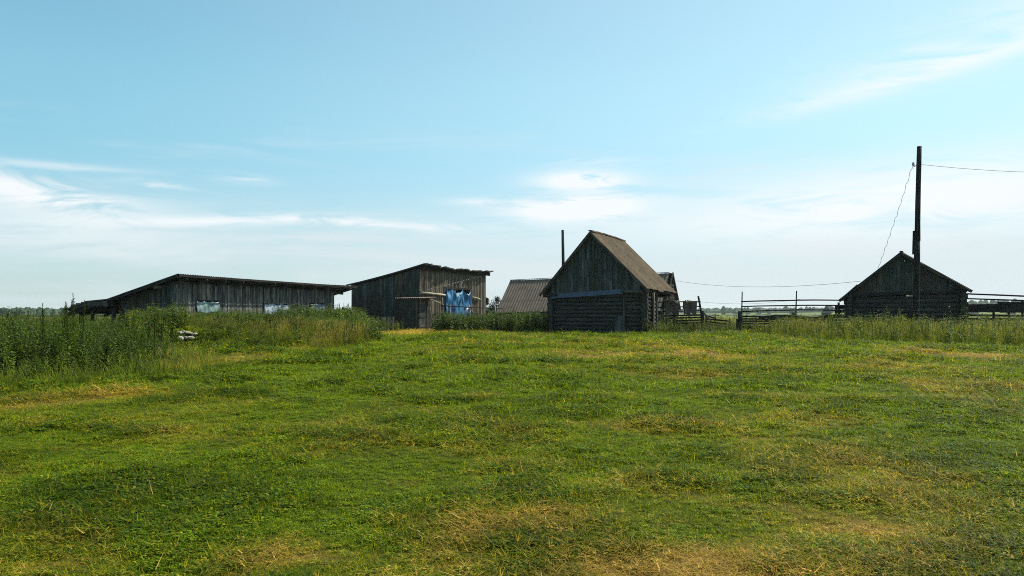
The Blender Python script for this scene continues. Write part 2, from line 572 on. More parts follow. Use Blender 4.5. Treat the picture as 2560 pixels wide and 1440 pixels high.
def rod(name, parent, a, b, r0, r1=None, mat='wood_dark', n=7, wob=0.0, segs=3, flat=1.0, secf=None):
    a, b = Vector(a), Vector(b)
    r1 = r0 if r1 is None else r1
    d = b - a
    L = d.length
    q = d.to_track_quat('Z', 'Y')
    secs = []
    w1, w2 = R.uniform(-1, 1) * wob, R.uniform(-1, 1) * wob
    for k in range(segs + 1):
        t_ = k / segs
        r = (r0 + (r1 - r0) * t_) * R.uniform(0.95, 1.05)
        ox, oy = w1 * math.sin(t_ * math.pi), w2 * math.sin(t_ * math.pi * 1.3)
        secs.append([(ox + r * math.cos(2 * math.pi * i / n), oy + flat * r * math.sin(2 * math.pi * i / n), L * t_) for i in range(n)])
    v, f = prism(secs)
    return mesh_obj(name, v, f, mat, parent, a, quat=q, smooth=segs * n if n > 5 else False)


def beam(name, parent, a, b, wd, th, mat='wood_dark', wob=0.0, segs=3, up='Y', tip=0.0):
    a, b = Vector(a), Vector(b)
    d = b - a
    L = d.length
    q = d.to_track_quat('Z', 'Y')
    secs = []
    w1 = R.uniform(-1, 1) * wob
    for k in range(segs + 1):
        t_ = k / segs
        ox = w1 * math.sin(t_ * math.pi)
        hw, ht = wd / 2 * R.uniform(0.94, 1.06), th / 2
        z = L * t_
        secs.append([(-hw + ox, -ht, z), (hw + ox, -ht, z + (tip if k == segs else 0)), (hw + ox, ht, z + (tip if k == segs else 0)), (-hw + ox, ht, z)])
    v, f = prism(secs)
    return mesh_obj(name, v, f, mat, parent, a, quat=q)


def sheets(parent, A, B, Cc, Dd, rows, cols, waves, mat, amp=0.024, th=0.009, lap=0.10, jit=0.012, sag=0.0, skip=(), name='roof_sheet', ptw=4):
    """corrugated sheets laid over the patch A-B (ridge) to C-D (eave), each sheet its own piece"""
    A, B, Cc, Dd = (Vector(p) for p in (A, B, Cc, Dd))
    n = (B - A).cross(Cc - A).normalized()
    if n.z < 0:
        n = -n

    def P(u, v):
        p = (A * (1 - u) + B * u) * (1 - v) + (Cc * (1 - u) + Dd * u) * v
        p.z -= sag * math.sin(math.pi * u) * (1 - 0.6 * v)
        return p
    for r in range(rows):
        for c in range(cols):
            if (r, c) in skip:
                continue
            u0, u1 = c / cols, (c + 1) / cols + 0.012 / cols
            v0, v1 = r / rows - (lap / rows if r else 0), (r + 1) / rows
            lift = 0.005 * (rows - r) + 0.004 * (c % 2) + R.uniform(0, jit * 0.3)
            dv = R.uniform(-1, 1) * jit * 1.2 / rows
            du = R.uniform(-1, 1) * jit * 0.3 / cols
            cen = P((u0 + u1) / 2, (v0 + v1) / 2)
            nu = waves * ptw + 1
            vs, fs = [], []
            for layer in (0, 1):
                for iv in range(3):
                    for iu in range(nu):
                        fu, fv = iu / (nu - 1), iv / 2
                        h = amp * math.sin(2 * math.pi * waves * fu) + lift - layer * th - 0.012 * math.sin(math.pi * fv) * 0
                        p = P(u0 + (u1 - u0) * fu + du, v0 + (v1 - v0) * fv + dv) + n * (h + (0.012 if fv == 0 and r else 0) * 0)
                        vs.append(p - cen)
            m_ = 3 * nu
            for iv in range(2):
                for iu in range(nu - 1):
                    a_ = iv * nu + iu
                    fs.append((a_, a_ + 1, a_ + nu + 1, a_ + nu))
                    fs.append((m_ + a_, m_ + a_ + nu, m_ + a_ + nu + 1, m_ + a_ + 1))
            for iu in range(nu - 1):
                fs.append((iu, m_ + iu, m_ + iu + 1, iu + 1))
                a_ = 2 * nu + iu
                fs.append((a_, a_ + 1, m_ + a_ + 1, m_ + a_))
            for iv in range(2):
                a_ = iv * nu
                fs.append((a_, a_ + nu, m_ + a_ + nu, m_ + a_))
                a_ = iv * nu + nu - 1
                fs.append((a_, m_ + a_, m_ + a_ + nu, a_ + nu))
            mesh_obj(name, vs, fs, mat, parent, cen)


def drape(name, parent, top, bot, nu, nv, fold, mat, loc=(0, 0, 0), thick=0.006, seed=0, label=None, hem=0.0, nf=4.0):
    """hanging cloth: top(u) and bot(u) give the two edges, fold depth along local -Y/out"""
    rr = random.Random(seed)
    ph = [rr.uniform(0, 6.28) for _ in range(6)]
    vs, fs = [], []
    top_, bot_ = [Vector(top(i / nu)) for i in range(nu + 1)], [Vector(bot(i / nu)) for i in range(nu + 1)]
    d = (top_[-1] - top_[0]).normalized()
    out = Vector((d.y, -d.x, 0))
    for layer in (0, 1):
        for j in range(nv + 1):
            v = j / nv
            for i in range(nu + 1):
                u = i / nu
                p = top_[i] * (1 - v) + bot_[i] * v
                f = math.sin(u * nf * 6.28 + ph[0] + 1.7 * v) * (0.35 + 0.65 * v) + 0.5 * math.sin(u * nf * 13.9 + ph[1] - 2.2 * v) + 0.35 * math.sin(v * 7 + u * 9 + ph[2]) + 0.6 * math.sin((u * 3.0 + v * 1.3) * 3.1 + ph[3]) * v
                p = p + out * (fold * f + fold * 1.6 - layer * thick) + Vector((0, 0, hem * math.sin(u * 17 + ph[4]) * v))
                vs.append(p)
    m_ = (nu + 1) * (nv + 1)
    for j in range(nv):
        for i in range(nu):
            a = j * (nu + 1) + i
            fs.append((a, a + nu + 1, a + nu + 2, a + 1))
            fs.append((m_ + a, m_ + a + 1, m_ + a + nu + 2, m_ + a + nu + 1))
    for i in range(nu):
        fs.append((i, i + 1, m_ + i + 1, m_ + i))
        a = nv * (nu + 1) + i
        fs.append((a, m_ + a, m_ + a + 1, a + 1))
    for j in range(nv):
        a = j * (nu + 1)
        fs.append((a, m_ + a, m_ + a + nu + 1, a + nu + 1))
        a += nu
        fs.append((a, a + nu + 1, m_ + a + nu + 1, m_ + a))
    return mesh_obj(name, vs, fs, mat, parent, loc, smooth=2 * nu * nv)


# ------------------------------------------------------------------ ground
def axis(lim, fine_, mx, fac):
    v = [0.0]
    st = fine_
    while v[-1] < lim:
        v.append(v[-1] + st)
        if v[-1] > mx:
            st *= fac
    return v


xs_ = axis(5000, 0.25, 12, 1.035)
xs_ = sorted([-a for a in xs_[1:]] + xs_)
ys_ = [-a for a in axis(300, 0.5, 2, 1.25)[1:]][::-1] + axis(6000, 0.20, 34, 1.03)
XX, YY = np.meshgrid(np.array(xs_), np.array(ys_))
ZZ = gz(XX, YY)
nx, ny = len(xs_), len(ys_)
verts = np.stack([XX.ravel(), YY.ravel(), ZZ.ravel()], 1)
idx = np.arange(nx * ny).reshape(ny, nx)
quads = np.stack([idx[:-1, :-1].ravel(), idx[:-1, 1:].ravel(), idx[1:, 1:].ravel(), idx[1:, :-1].ravel()], 1)
me = bpy.data.meshes.new('ground')
me.vertices.add(len(verts))
me.vertices.foreach_set('co', verts.ravel())
me.loops.add(quads.size)
me.loops.foreach_set('vertex_index', quads.ravel().astype(np.int32))
me.polygons.add(len(quads))
me.polygons.foreach_set('loop_start', np.arange(0, quads.size, 4, dtype=np.int32))
me.polygons.foreach_set('loop_total', np.full(len(quads), 4, dtype=np.int32))
me.update()
me.validate()
at_ = me.attributes.new('dry', 'FLOAT', 'POINT')
at_.data.foreach_set('value', dryness(XX.ravel(), YY.ravel()).astype(np.float32))
me.polygons.foreach_set('use_smooth', [True] * len(me.polygons))
me.materials.append(MATS['ground_meadow'])
ground = bpy.data.objects.new('ground', me)
C.objects.link(ground)
tag(ground, 'mown meadow ground with green and straw coloured patches', None, None, 'structure')

# ------------------------------------------------------------------ long low shed on the left
G = 0.4
shed = thing('long_shed', 'long low plank shed with corrugated edge roof and three film covered windows, at the left', 'shed', (-18.1, 42.0, G), rad(-17.6))
RH = 3.30                                        # height of the high roof edge


def shed_roof(x):
    return RH - 0.10 + (x - 0.8) * 0.275


WIN = [(1.75, 3.69, 1.27, 1.97), (7.99, 10.76, 1.08, 1.90), (13.4, 15.3, 1.15, 1.98)]
vwall(shed, (0, 0), (0, 16.7), -0.1, lambda s: shed_roof(0) - 0.03, 0.17, 0.03, ['wood_shed', 'wood_shed', 'wood_bluegrey'], WIN, lean=-0.035, rag=0.08)
vwall(shed, (-3.5, 0), (0, 0), -0.1, lambda s: shed_roof(-3.5 + s) - 0.05, 0.20, 0.03, ['wood_bluegrey', 'wood_green', 'wood_brown'], rag=0.05)
vwall(shed, (-0.05, 16.7), (-6.0, 16.7), -0.1, lambda s: shed_roof(-s) - 0.05, 0.5, 0.03, 'wood_bluegrey')
vwall(shed, (-6.0, 16.7), (-6.0, 2.6), -0.1, lambda s: shed_roof(-6.0) - 0.05, 0.5, 0.03, 'wood_bluegrey')
vwall(shed, (-6.0, 2.6), (-3.5, 0.03), -0.1, lambda s: shed_roof(-5.5 + s * 0.5) - 0.1, 0.5, 0.03, 'wood_dark')
# roof: dark sheets, the waves show along the high edge
sheets(shed, (0.82, -0.55, RH), (0.82, 18.6, RH), (-6.6, -0.55, RH - 0.275 * 7.42), (-6.6, 18.6, RH - 0.275 * 7.42), 4, 17, 6, 'slate_dark', amp=0.032, sag=0.05)
for k in range(5):
    x = 0.68 - 1.7 * k
    rod('purlin', shed, (x, -0.45, shed_roof(x) - 0.02), (x, 18.5, shed_roof(x) - 0.02), 0.05, 0.05, 'wood_dark', 6)
y = 0.25
while y < 18.0:
    beam('rafter', shed, (0.76, y, shed_roof(0.76) - 0.10), (-6.4, y + R.uniform(-.05, .05), shed_roof(-6.4) - 0.10), 0.07, 0.13, 'wood_brown')
    y += 1.6
beam('fascia_board', shed, (-6.5, -0.58, shed_roof(-6.5) - 0.02), (0.80, -0.58, shed_roof(0.80) - 0.0), 0.03, 0.17, 'wood_dark')
beam('fascia_board', shed, (0.855, -0.5, RH - 0.06), (0.855, 18.5, RH - 0.06), 0.025, 0.12, 'wood_dark', up='X')
rod('purlin_end', shed, (-0.7, -0.50, 2.66), (-0.75, 0.9, 2.66), 0.10, 0.09, 'wood_pale')
rod('purlin_end', shed, (0.02, 16.3, 2.78), (0.02, 17.85, 2.74), 0.08, 0.07, 'wood_brown')
rod('purlin_end', shed, (0.25, 13.2, 2.98), (0.62, 13.2, 2.98), 0.05, 0.05, 'wood_pale')
rod('purlin_end', shed, (0.25, 14.9, 2.98), (0.62, 14.9, 2.98), 0.05, 0.05, 'wood_pale')
for k, (a, bb, z0, z1) in enumerate(WIN):
    wf = bpy.data.objects.new('window', None)
    C.objects.link(wf)
    wf.parent = shed
    wf.location = (0, a, z0)
    W_, H_ = bb - a, z1 - z0
    fr = 'wood_bluegrey' if k else 'wood_green'
    beam('frame_rail', wf, (0.075, -0.03, H_ + 0.02), (0.075, W_ + 0.03, H_ + 0.02), 0.05, 0.05, fr)
    beam('frame_rail', wf, (0.075, -0.03, -0.02), (0.075, W_ + 0.03, -0.02), 0.05, 0.05, 'wood_pale')
    for yy in (0.0, W_ * (0.32 if k == 1 else 1.0), W_):
        beam('frame_stile', wf, (0.085, yy, 0), (0.085, yy, H_), 0.05, 0.05, fr)
    pf = drape('plastic_film', wf, lambda u, W=W_, H=H_: (0.03, W * u, H - 0.03 - 0.05 * abs(math.sin(u * 9.4))), lambda u, W=W_: (0.06, W * u, 0.0 + 0.03 * math.sin(u * 11)),
               28, 9, 0.040, ('film_green', 'film_pale', 'film_blue')[k], seed=k + 3, nf=2.2 + k)
    pf['label'] = ('greenish plastic film', 'pale bluish wrinkled plastic film', 'dull blue grey plastic film')[k]
    if k == 1:
        drape('film_hem', wf, lambda u, W=W_: (0.10, W * u, 0.10 + 0.03 * math.sin(u * 9)), lambda u, W=W_: (0.16, W * u, -0.10 + 0.03 * math.sin(u * 13)), 20, 3, 0.03, 'film_pale', seed=21, nf=3)
beam('hatch_board', shed, (0.075, 10.9, 1.35), (0.075, 12.1, 1.35), 0.03, 0.62, 'wood_dark', up='X')
beam('hatch_rail', shed, (0.10, 10.85, 1.84), (0.10, 12.2, 1.82), 0.04, 0.05, 'wood_brown', up='X')

# low open lean-to with a ragged dark cover, at the far left end of the shed
lean = thing('lean_to', 'sagging dark lean-to roof on posts against the left end of the long shed', 'lean-to', (-18.1, 42.0, G), rad(-17.6))
for (px_, hh) in ((-5.05, 1.75), (-3.62, 1.9), (-6.6, 1.35)):
    rod('post', lean, (px_, -0.32 if px_ > -6 else 0.4, -0.1), (px_, -0.3 if px_ > -6 else 0.4, hh), 0.11, 0.10, 'wood_dark', 7)
    rod('post', lean, (px_, 2.8, -0.1), (px_, 2.8, hh), 0.09, 0.08, 'wood_dark', 7)
yy = -0.55
while yy < 3.2:
    wv = R.uniform(0.22, 0.34)
    z_ = R.uniform(-0.04, 0.05)
    e = R.uniform(-0.35, 0.3)
    beam('cover_board', lean, (-3.55, yy, 1.98 + z_), (-5.2, yy, 1.86 + z_), wv, 0.07, 'tar_roof', 0.03, up='Z')
    beam('cover_board', lean, (-5.0, yy, 1.88 + z_), (-6.75 + e, yy, 1.44 + z_), wv, 0.07, 'tar_roof', 0.05, up='Z')
    yy += wv * 0.9
beam('edge_beam', lean, (-3.5, -0.42, 1.74), (-6.5, -0.42, 1.46), 0.14, 0.20, 'wood_dark', 0.02)
beam('hanging_board', lean, (-3.5, -0.30, 1.55), (-5.2, -0.30, 1.50), 0.04, 0.30, 'wood_dark', 0.02)
for k in range(7):
    x = -3.7 - 0.36 * k
    drape('torn_cover_flap', lean, lambda u, x=x: (x + 0.36 * u - 0.36, -0.62, 1.93 - 0.18 * max(0, (-x - 4.9))), lambda u, x=x: (x + 0.36 * u - 0.36, -0.64, 1.62 - 0.16 * max(0, -x - 4.9) + 0.06 * math.sin(u * 6 + x * 5)), 5, 3, 0.02, 'tar_roof', seed=50 + k)

# ------------------------------------------------------------------ barn with the blue tarp
barn = thing('barn', 'tall weathered plank barn with sloping board roof and a blue tarp over its opening', 'barn', (-7.0, 59.0, G), rad(-25.2))


def br(x):
    """underside of the roof at local x: concave slope"""
    q = (0.45 - x) / 6.85
    return 4.86 - 1.42 * (1.18 * q - 0.18 * q * q)


TL, TR = 3.75, 7.95
vwall(barn, (-6.1, 0), (0, 0), -0.1, lambda s: br(-6.1 + s) - 0.10, 0.17, 0.028, ['wood_green', 'wood_green', 'wood_bluegrey', 'wood_brown'], rag=0.05)  # shaded side: darker woods than the sunlit wall, deepening its shade
vwall(barn, (0, 0), (0, 11.0), -0.1, lambda s: br(0) - 0.10 - R.uniform(0, 0.05), 0.135, 0.045, 'wood_barn', [(TL + 0.1, TR - 0.1, 0.3, 3.20)], slab=True, rag=0.06, gap=0.022)
vwall(barn, (0, 11.0), (-6.1, 11.0), -0.1, lambda s: br(-s) - 0.10, 0.5, 0.03, 'wood_green')
vwall(barn, (-6.1, 11.0), (-6.1, 0), -0.1, lambda s: br(-6.1) - 0.10, 0.5, 0.03, 'wood_green')
y = -0.25
k = 0
while y < 11.35:
    wv = R.uniform(0.26, 0.42)
    z_ = 0.03 + 0.035 * math.sin(y * 1.3) + R.uniform(-0.015, 0.03) - 0.12 * math.sin(math.pi * y / 11.4) * (1 if y > 0.6 else 0)
    e = R.uniform(-0.10, 0.22)
    secs = []
    for j in range(6):
        x = (0.48 + e) + (-6.5 - 0.48 - e) * j / 5
        zz = br(x) + z_
        secs.append([(x, -wv * 0.53, zz), (x, wv * 0.53, zz + 0.01), (x, wv * 0.53, zz + 0.09), (x, -wv * 0.53, zz + 0.08)])
    v, f = prism(secs)
    mesh_obj('roof_board', v, f, 'tar_roof', barn, (0, y + wv / 2, 0))
    y += wv
for k in range(7):
    rod('purlin', barn, (0.38, 0.2 + 1.75 * k, br(0.38) - 0.10), (-6.3, 0.2 + 1.75 * k, br(-6.3) - 0.05), 0.06, 0.06, 'wood_dark', 6)
beam('eave_beam', barn, (0.26, -0.2, br(0.26) - 0.09), (0.26, 11.3, br(0.26) - 0.11), 0.08, 0.26, 'wood_dark', 0.02)
beam('eave_beam', barn, (-6.25, -0.22, br(-6.25) - 0.12), (-6.25, 11.2, br(-6.25) - 0.12), 0.1, 0.12, 'wood_dark')
beam('corner_board', barn, (0.05, -0.05, 0), (0.05, -0.05, br(0) - 0.12), 0.10, 0.06, 'wood_green')
for a, b_, z, r in ((0.1, 3.65, 2.76, 0.10), (8.15, 9.6, 2.55, 0.085)):
    rod('nailed_log', barn, (0.17, a, z + 0.06), (0.17, b_, z - 0.03), r, r * 0.85, 'wood_pale', 8, 0.03)
for yy in (TL - 0.02, TR + 0.02):
    beam('opening_post', barn, (0.07, yy, 0.2), (0.07, yy, 3.28), 0.12, 0.10, 'wood_barn')
beam('lintel', barn, (0.06, TL - 0.1, 3.33), (0.06, TR + 0.1, 3.30), 0.10, 0.14, 'wood_dark', up='X')
for z in (0.8, 1.7, 2.6):
    beam('inner_rail', barn, (-0.5, TL - 0.6, z), (-0.5, TR + 0.6, z), 0.12, 0.9, 'wood_dark', up='X')

# blue tarp: hung from four hooks, sagging between them
tarp = thing('tarp', 'blue plastic tarp hung in swags over the barn opening', 'tarp', (-7.0, 59.0, G), rad(-25.2))
HK = [TL, TL + 1.15, TL + 2.75, TR + 0.02]


def tarp_piece(a, b_, sag, seed):
    rr = random.Random(seed)
    nu, nv = 26, 30
    vs, fs = [], []
    for layer in (0, 1):
        for j in range(nv + 1):
            v = j / nv
            for i in range(nu + 1):
                u = i / nu
                y = a + (b_ - a) * u
                sg = 4 * u * (1 - u)
                zt = 3.26 - sag * sg
                z = zt * (1 - v) + 0.85 * v
                # swag folds: curved ridges under the two hooks that die out downwards, straight folds below
                cur = math.sin((v * 11.0) - 3.2 * sg + seed) * math.exp(-v * 2.6) * sg
                st = math.sin(u * 11 + seed * 2 + 0.9 * math.sin(v * 4)) * (0.35 + 0.5 * v) + 0.45 * math.sin(u * 23 + seed + v * 3.0)
                o = 0.20 + 0.15 * cur + 0.062 * st + 0.035 * math.sin(v * 9 + u * 5 + seed)
                vs.append((o - layer * 0.006, y, z))
    m_ = (nu + 1) * (nv + 1)
    for j in range(nv):
        for i in range(nu):
            q = j * (nu + 1) + i
            fs.append((q, q + 1, q + nu + 2, q + nu + 1))
            fs.append((m_ + q, m_ + q + nu + 1, m_ + q + nu + 2, m_ + q + 1))
    return mesh_obj('tarp_panel', vs, fs, 'tarp_blue', tarp, smooth=True)


tarp_piece(HK[0], HK[1], 0.16, 1)
tarp_piece(HK[1], HK[2], 0.34, 2)
tarp_piece(HK[2], HK[3], 0.40, 4)
for a_, b_, zz, sd in ((HK[1] + 0.45, HK[1] + 1.2, 2.98, 5), (HK[2] + 0.4, HK[2] + 1.0, 2.95, 6), (HK[2] + 0.5, HK[2] + 1.05, 1.45, 7)):
    drape('pale_lining', tarp, lambda u, a_=a_, b_=b_, zz=zz: (0.33, a_ + (b_ - a_) * u, zz - 0.16 * 4 * u * (1 - u) + 0.08), lambda u, a_=a_, b_=b_, zz=zz: (0.36, a_ + (b_ - a_) * u, zz - 0.30 * 4 * u * (1 - u) + 0.05), 8, 2, 0.015, 'film_pale', seed=sd)
for y in HK:
    rod('hook', tarp, (0.10, y, 3.24), (0.24, y, 3.30), 0.02, 0.02, 'wood_pale', 5)

# little entrance shed on the corner of the barn
ax = thing('entrance_shed', 'small dark plank entrance shed with a closed door on the barn corner', 'shed', (-7.0, 59.0, G), rad(-25.2))
x0, x1, y0, y1, ah = -0.45, 1.10, -1.90, -0.08, 2.33
vwall(ax, (x0, y0), (x1, y0), -0.1, lambda s: ah, 0.15, 0.028, ['wood_green', 'wood_brown'], rag=0.03)
vwall(ax, (x1, y0), (x1, y1), -0.1, lambda s: ah, 0.12, 0.03, ['wood_brown', 'wood_green'], [(0.10, 0.98, -0.1, 1.98)], rag=0.03, slab=True)
vwall(ax, (x0, y1), (x0, y0), -0.1, lambda s: ah, 0.2, 0.03, 'wood_green')
sheets(ax, (x0 - 0.25, y1 + 0.02, ah + 0.13), (x1 + 0.55, y1 + 0.02, ah + 0.13), (x0 - 0.25, y0 - 0.25, ah + 0.05), (x1 + 0.55, y0 - 0.25, ah + 0.05), 1, 2, 7, 'slate_brown', amp=0.03)
door = plank('door', ax, (x1 + 0.035, y0 + 0.12, 0.02), rad(90), 0.84, 0.04, 1.92, 1.92, 'wood_green')
for z in (0.35, 1.0, 1.62):
    beam('door_rail', door, (0.03, -0.055, z), (0.81, -0.055, z), 0.03, 0.10, 'wood_brown')
beam('door_handle', door, (0.10, -0.075, 0.95), (0.10, -0.075, 1.12), 0.03, 0.03, 'wire_metal')
beam('door_lintel', ax, (x1 + 0.06, y0 + 0.05, 2.03), (x1 + 0.06, y0 + 1.05, 2.03), 0.04, 0.09, 'wood_brown', up='X')
rod('prop_pole', ax, (1.5, -0.35, 0.0), (1.22, -0.60, 2.42), 0.05, 0.045, 'wood_pale', 6, 0.02)
rod('roof_pole', ax, (1.20, -0.95, 2.42), (0.35, 3.1, 1.98), 0.05, 0.045, 'wood_pale', 6, 0.02)

# rail fence running past the tarp
rf = thing('rail_fence', 'grey pole rail running past the blue tarp to the slate roofed barn', 'fence', (WX(1104, 59.5), 59.5, G))


def loc_(px, py, Y):
    return Vector((WX(px, Y) - rf.location.x, Y - rf.location.y, WZ(py, Y) - G))


rod('rail', rf, loc_(1103, 764, 59.5), loc_(1192, 769, 60.5), 0.055, 0.045, 'wood_brown', 6, 0.02)
rod('rail', rf, loc_(1170, 768, 60.4), loc_(1262, 771, 61.5), 0.05, 0.04, 'wood_brown', 6, 0.03)
for px_, top in ((1107, 744), (1125, 762), (1174, 762), (1238, 765)):
    Y = 59.6 + (px_ - 1104) * 0.011
    rod('post', rf, loc_(px_, 826, Y), loc_(px_ + R.uniform(-2, 2), top, Y), 0.085, 0.07, 'wood_barn', 7, 0.02)
rod('brace', rf, loc_(1236, 769, 61.2), loc_(1229, 781, 61.0), 0.04, 0.04, 'wood_pale', 5)
wp = rod('leaning_stick', None, (WX(1155, 59.9), 59.9, WZ(789, 59.9)), (WX(1170, 60.1), 60.1, WZ(770, 60.1)), 0.055, 0.05, 'white_pole', 6)
tag(wp, 'short pinkish white stick leaning on the rail in front of the blue tarp', 'stick')
wp = rod('leaning_stick', None, (WX(1187, 60.0), 60.0, WZ(786, 60.0)), (WX(1172, 60.2), 60.2, WZ(770, 60.2)), 0.045, 0.045, 'red_brown_paint', 6)
tag(wp, 'dark red brown stick leaning on the rail at the tarp edge', 'stick')
rod('brace', rf, loc_(1180, 783, 59.9), loc_(1196, 785, 60.4), 0.05, 0.05, 'wood_dark', 5)

# small paling piece among the weeds left of the entrance shed
pal = thing('paling_panel', 'small broken grey paling panel in weeds before the barn', 'fence', (WX(968, 54), 54, g1(WX(968, 54), 54)))
for k in range(8):
    plank('pale', pal, (-0.42 + 0.115 * k, 0, 0), 0, 0.09, 0.02, 1.02 + R.uniform(-.06, .05), 1.02 + R.uniform(-.06, .05), 'wood_pale' if k % 3 else 'wood_brown')
beam('rail', pal, (-0.45, 0.04, 0.5), (0.52, 0.04, 0.48), 0.04, 0.06, 'wood_pale')
rod('post', pal, (-0.62, 0, -0.1), (-0.64, 0, 1.08), 0.06, 0.06, 'wood_dark')

# ------------------------------------------------------------------ barn with the slate roof behind the log hut
sb = thing('slate_roof_barn', 'barn behind the log hut with a steep brown corrugated slate roof', 'barn', (-0.08, 80.0, G), rad(-25.0))
LB, ZE, HWD = 16.5, 1.65, 3.05
ZR0, ZR1 = 4.61, 5.02
sheets(sb, (-0.1, 0, ZR0), (LB - 0.3, 0, ZR1), (-0.1, -HWD - 0.25, ZE - 0.25), (LB - 0.3, -HWD - 0.25, ZE - 0.1), 3, 14, 4, 'slate_brown', amp=0.022, lap=0.05, skip=((1, 13),), jit=0.03)
sheets(sb, (-0.1, 0, ZR0), (LB, 0, ZR1), (-0.1, HWD, ZE), (LB, HWD, ZE), 2, 7, 6, 'slate_dark', amp=0.03)
for k in range(9):
    q = (k + 0.5) / 9
    z = ZR1 * (1 - q) + (ZE - 0.2) * q - 0.14
    beam('batten', sb, (12.0, -q * (HWD + 0.2), z - 0.05), (LB + 0.05, -q * (HWD + 0.2), z), 0.05, 0.10, 'wood_dark')
for k in range(5):
    beam('gable_slat', sb, (LB + 0.02, -0.9 - 0.05 * k, ZR1 - 1.15 - 0.28 * k), (LB + 0.02, 0.5, ZR1 - 1.12 - 0.28 * k), 0.03, 0.13, 'wood_brown')
vwall(sb, (0, -HWD + 0.15), (LB - 0.1, -HWD + 0.15), -0.1, lambda s: ZE - 0.12, 0.35, 0.03, 'wood_dark')
vwall(sb, (LB - 0.15, -HWD + 0.2), (LB - 0.15, HWD - 0.2), -0.1, lambda s: ZR1 - (ZR1 - ZE) * abs(s - (HWD - 0.2)) / HWD - 0.12, 0.19, 0.03, 'wood_dark')
vwall(sb, (0.1, HWD - 0.2), (0.1, -HWD + 0.2), -0.1, lambda s: ZR0 - (ZR0 - ZE) * abs(s - (HWD - 0.2)) / HWD - 0.12, 0.35, 0.03, 'wood_dark')
vwall(sb, (LB - 0.2, HWD - 0.15), (0, HWD - 0.15), -0.1, lambda s: ZE - 0.12, 0.6, 0.03, 'wood_dark')
beam('ridge_cap', sb, (-0.12, 0, ZR0 + 0.08), (LB - 0.3, 0, ZR1 + 0.08), 0.16, 0.05, 'slate_dark', up='Y')
for s in (-1, 1):
    beam('verge_board', sb, (LB + 0.05, 0, ZR1 + 0.06), (LB + 0.05, s * (HWD + 0.15), ZE - 0.1), 0.03, 0.22, 'wood_dark', up='X')

# ------------------------------------------------------------------ log hut in the middle
hut = thing('log_hut', 'steep gabled log hut with mossy slate roof and a blue metal strip across its front', 'hut', (4.75, 48.0, G), rad(-24.8))
RZ = 6.22
XL, XR, ZL, ZRR = -3.30, 3.63, 2.46, 2.62
WY0, WY1 = 0.42, 2.85
WL, WR = -2.68, 3.28
DEP = 7.25


def hr(x):
    return RZ - 0.07 - (x * (RZ - ZRR) / XR if x > 0 else -x * (RZ - ZL) / (-XL))


# front and other log walls
LD = 0.245
for k in range(10):
    z = 0.12 + LD * k
    r = LD * 0.56
    mt = 'log_old'
    rod('log', hut, (WL - 0.22 - R.uniform(0, .08), WY0, z), (WR + 0.16 + R.uniform(0, .08), WY0, z), r, r * 0.97, mt, 10, 0.008, 4, 0.93)
    rod('log', hut, (WL - 0.18, WY1, z), (WR + 0.18, WY1, z), r, r * 0.93, mt, 9, 0.012, 2)
    if k < 10:
        rod('log', hut, (WL, WY0 - 0.20 - R.uniform(0, .06), z + LD / 2), (WL, WY1 + 0.2, z + LD / 2), r, r * 0.93, mt, 9, 0.01, 2)
        rod('log', hut, (WR, WY0 - 0.20 - R.uniform(0, .06), z + LD / 2), (WR, WY1 + 0.2, z + LD / 2), r, r * 0.93, mt, 9, 0.01, 2)
# gable boards
vwall(hut, (WL + 0.02, WY0 - 0.03), (WR + 0.05, WY0 - 0.03), 2.40, lambda s: hr(WL + 0.02 + s) + 0.02, 0.185, 0.028, ['wood_green', 'wood_green', 'wood_bluegrey'], rag=0.02)
vwall(hut, (WR, 6.95), (WL, 6.95), 2.40, lambda s: hr(WR - s) - 0.05, 0.3, 0.03, 'wood_green', rag=0.02)
# roof slopes
sheets(hut, (0, -0.02, RZ), (0, DEP, RZ), (XR, -0.02, ZRR), (XR + 0.02, DEP, ZRR), 3, 6, 5, 'slate_mossy', amp=0.030, sag=-0.05, jit=0.07, lap=0.08)
sheets(hut, (0, -0.02, RZ), (0, DEP, RZ), (XL, -0.02, ZL), (XL, DEP, ZL), 3, 6, 7, 'slate_mossy', amp=0.022, sag=-0.05, jit=0.02, lap=0.08)
for k in range(6):
    y = DEP * k / 6
    beam('ridge_cap', hut, (0, y - 0.03, RZ + 0.06 + 0.05 * math.sin(math.pi * k / 6) + R.uniform(0, .03)), (0, y + DEP / 6 + 0.03, RZ + 0.06 + 0.05 * math.sin(math.pi * (k + 1) / 6)), 0.20, 0.07, 'slate_mossy', up='X')
for k in range(5):
    q = (k + 0.6) / 5.2
    for X_, Z_ in ((XR, ZRR), (XL, ZL)):
        x = X_ * q
        rod('purlin', hut, (x, 0.04, hr(x) - 0.02), (x, DEP - 0.05, hr(x) - 0.02), 0.045, 0.045, 'wood_dark', 6)
beam('verge_board', hut, (0.0, 0.0, RZ - 0.04), (XL - 0.03, 0.0, ZL - 0.10), 0.035, 0.15, 'wood_brown', up='X')
beam('verge_board', hut, (0.0, 0.0, RZ - 0.04), (XR + 0.03, 0.0, ZRR - 0.10), 0.035, 0.15, 'wood_brown', up='X')
rod('tie_beam', hut, (1.9, WY0 - 0.2, 2.58), (XR - 0.05, WY0 - 0.26, 2.50), 0.10, 0.09, 'wood_brown', 8)
rod('tie_beam', hut, (XL + 0.12, WY0 - 0.18, 2.36), (-2.2, WY0 - 0.18, 2.38), 0.09, 0.09, 'wood_dark', 8)
rod('wall_plate', hut, (XR - 0.22, 0.05, 2.58), (XR - 0.22, DEP - 0.1, 2.60), 0.10, 0.09, 'wood_dark', 8)
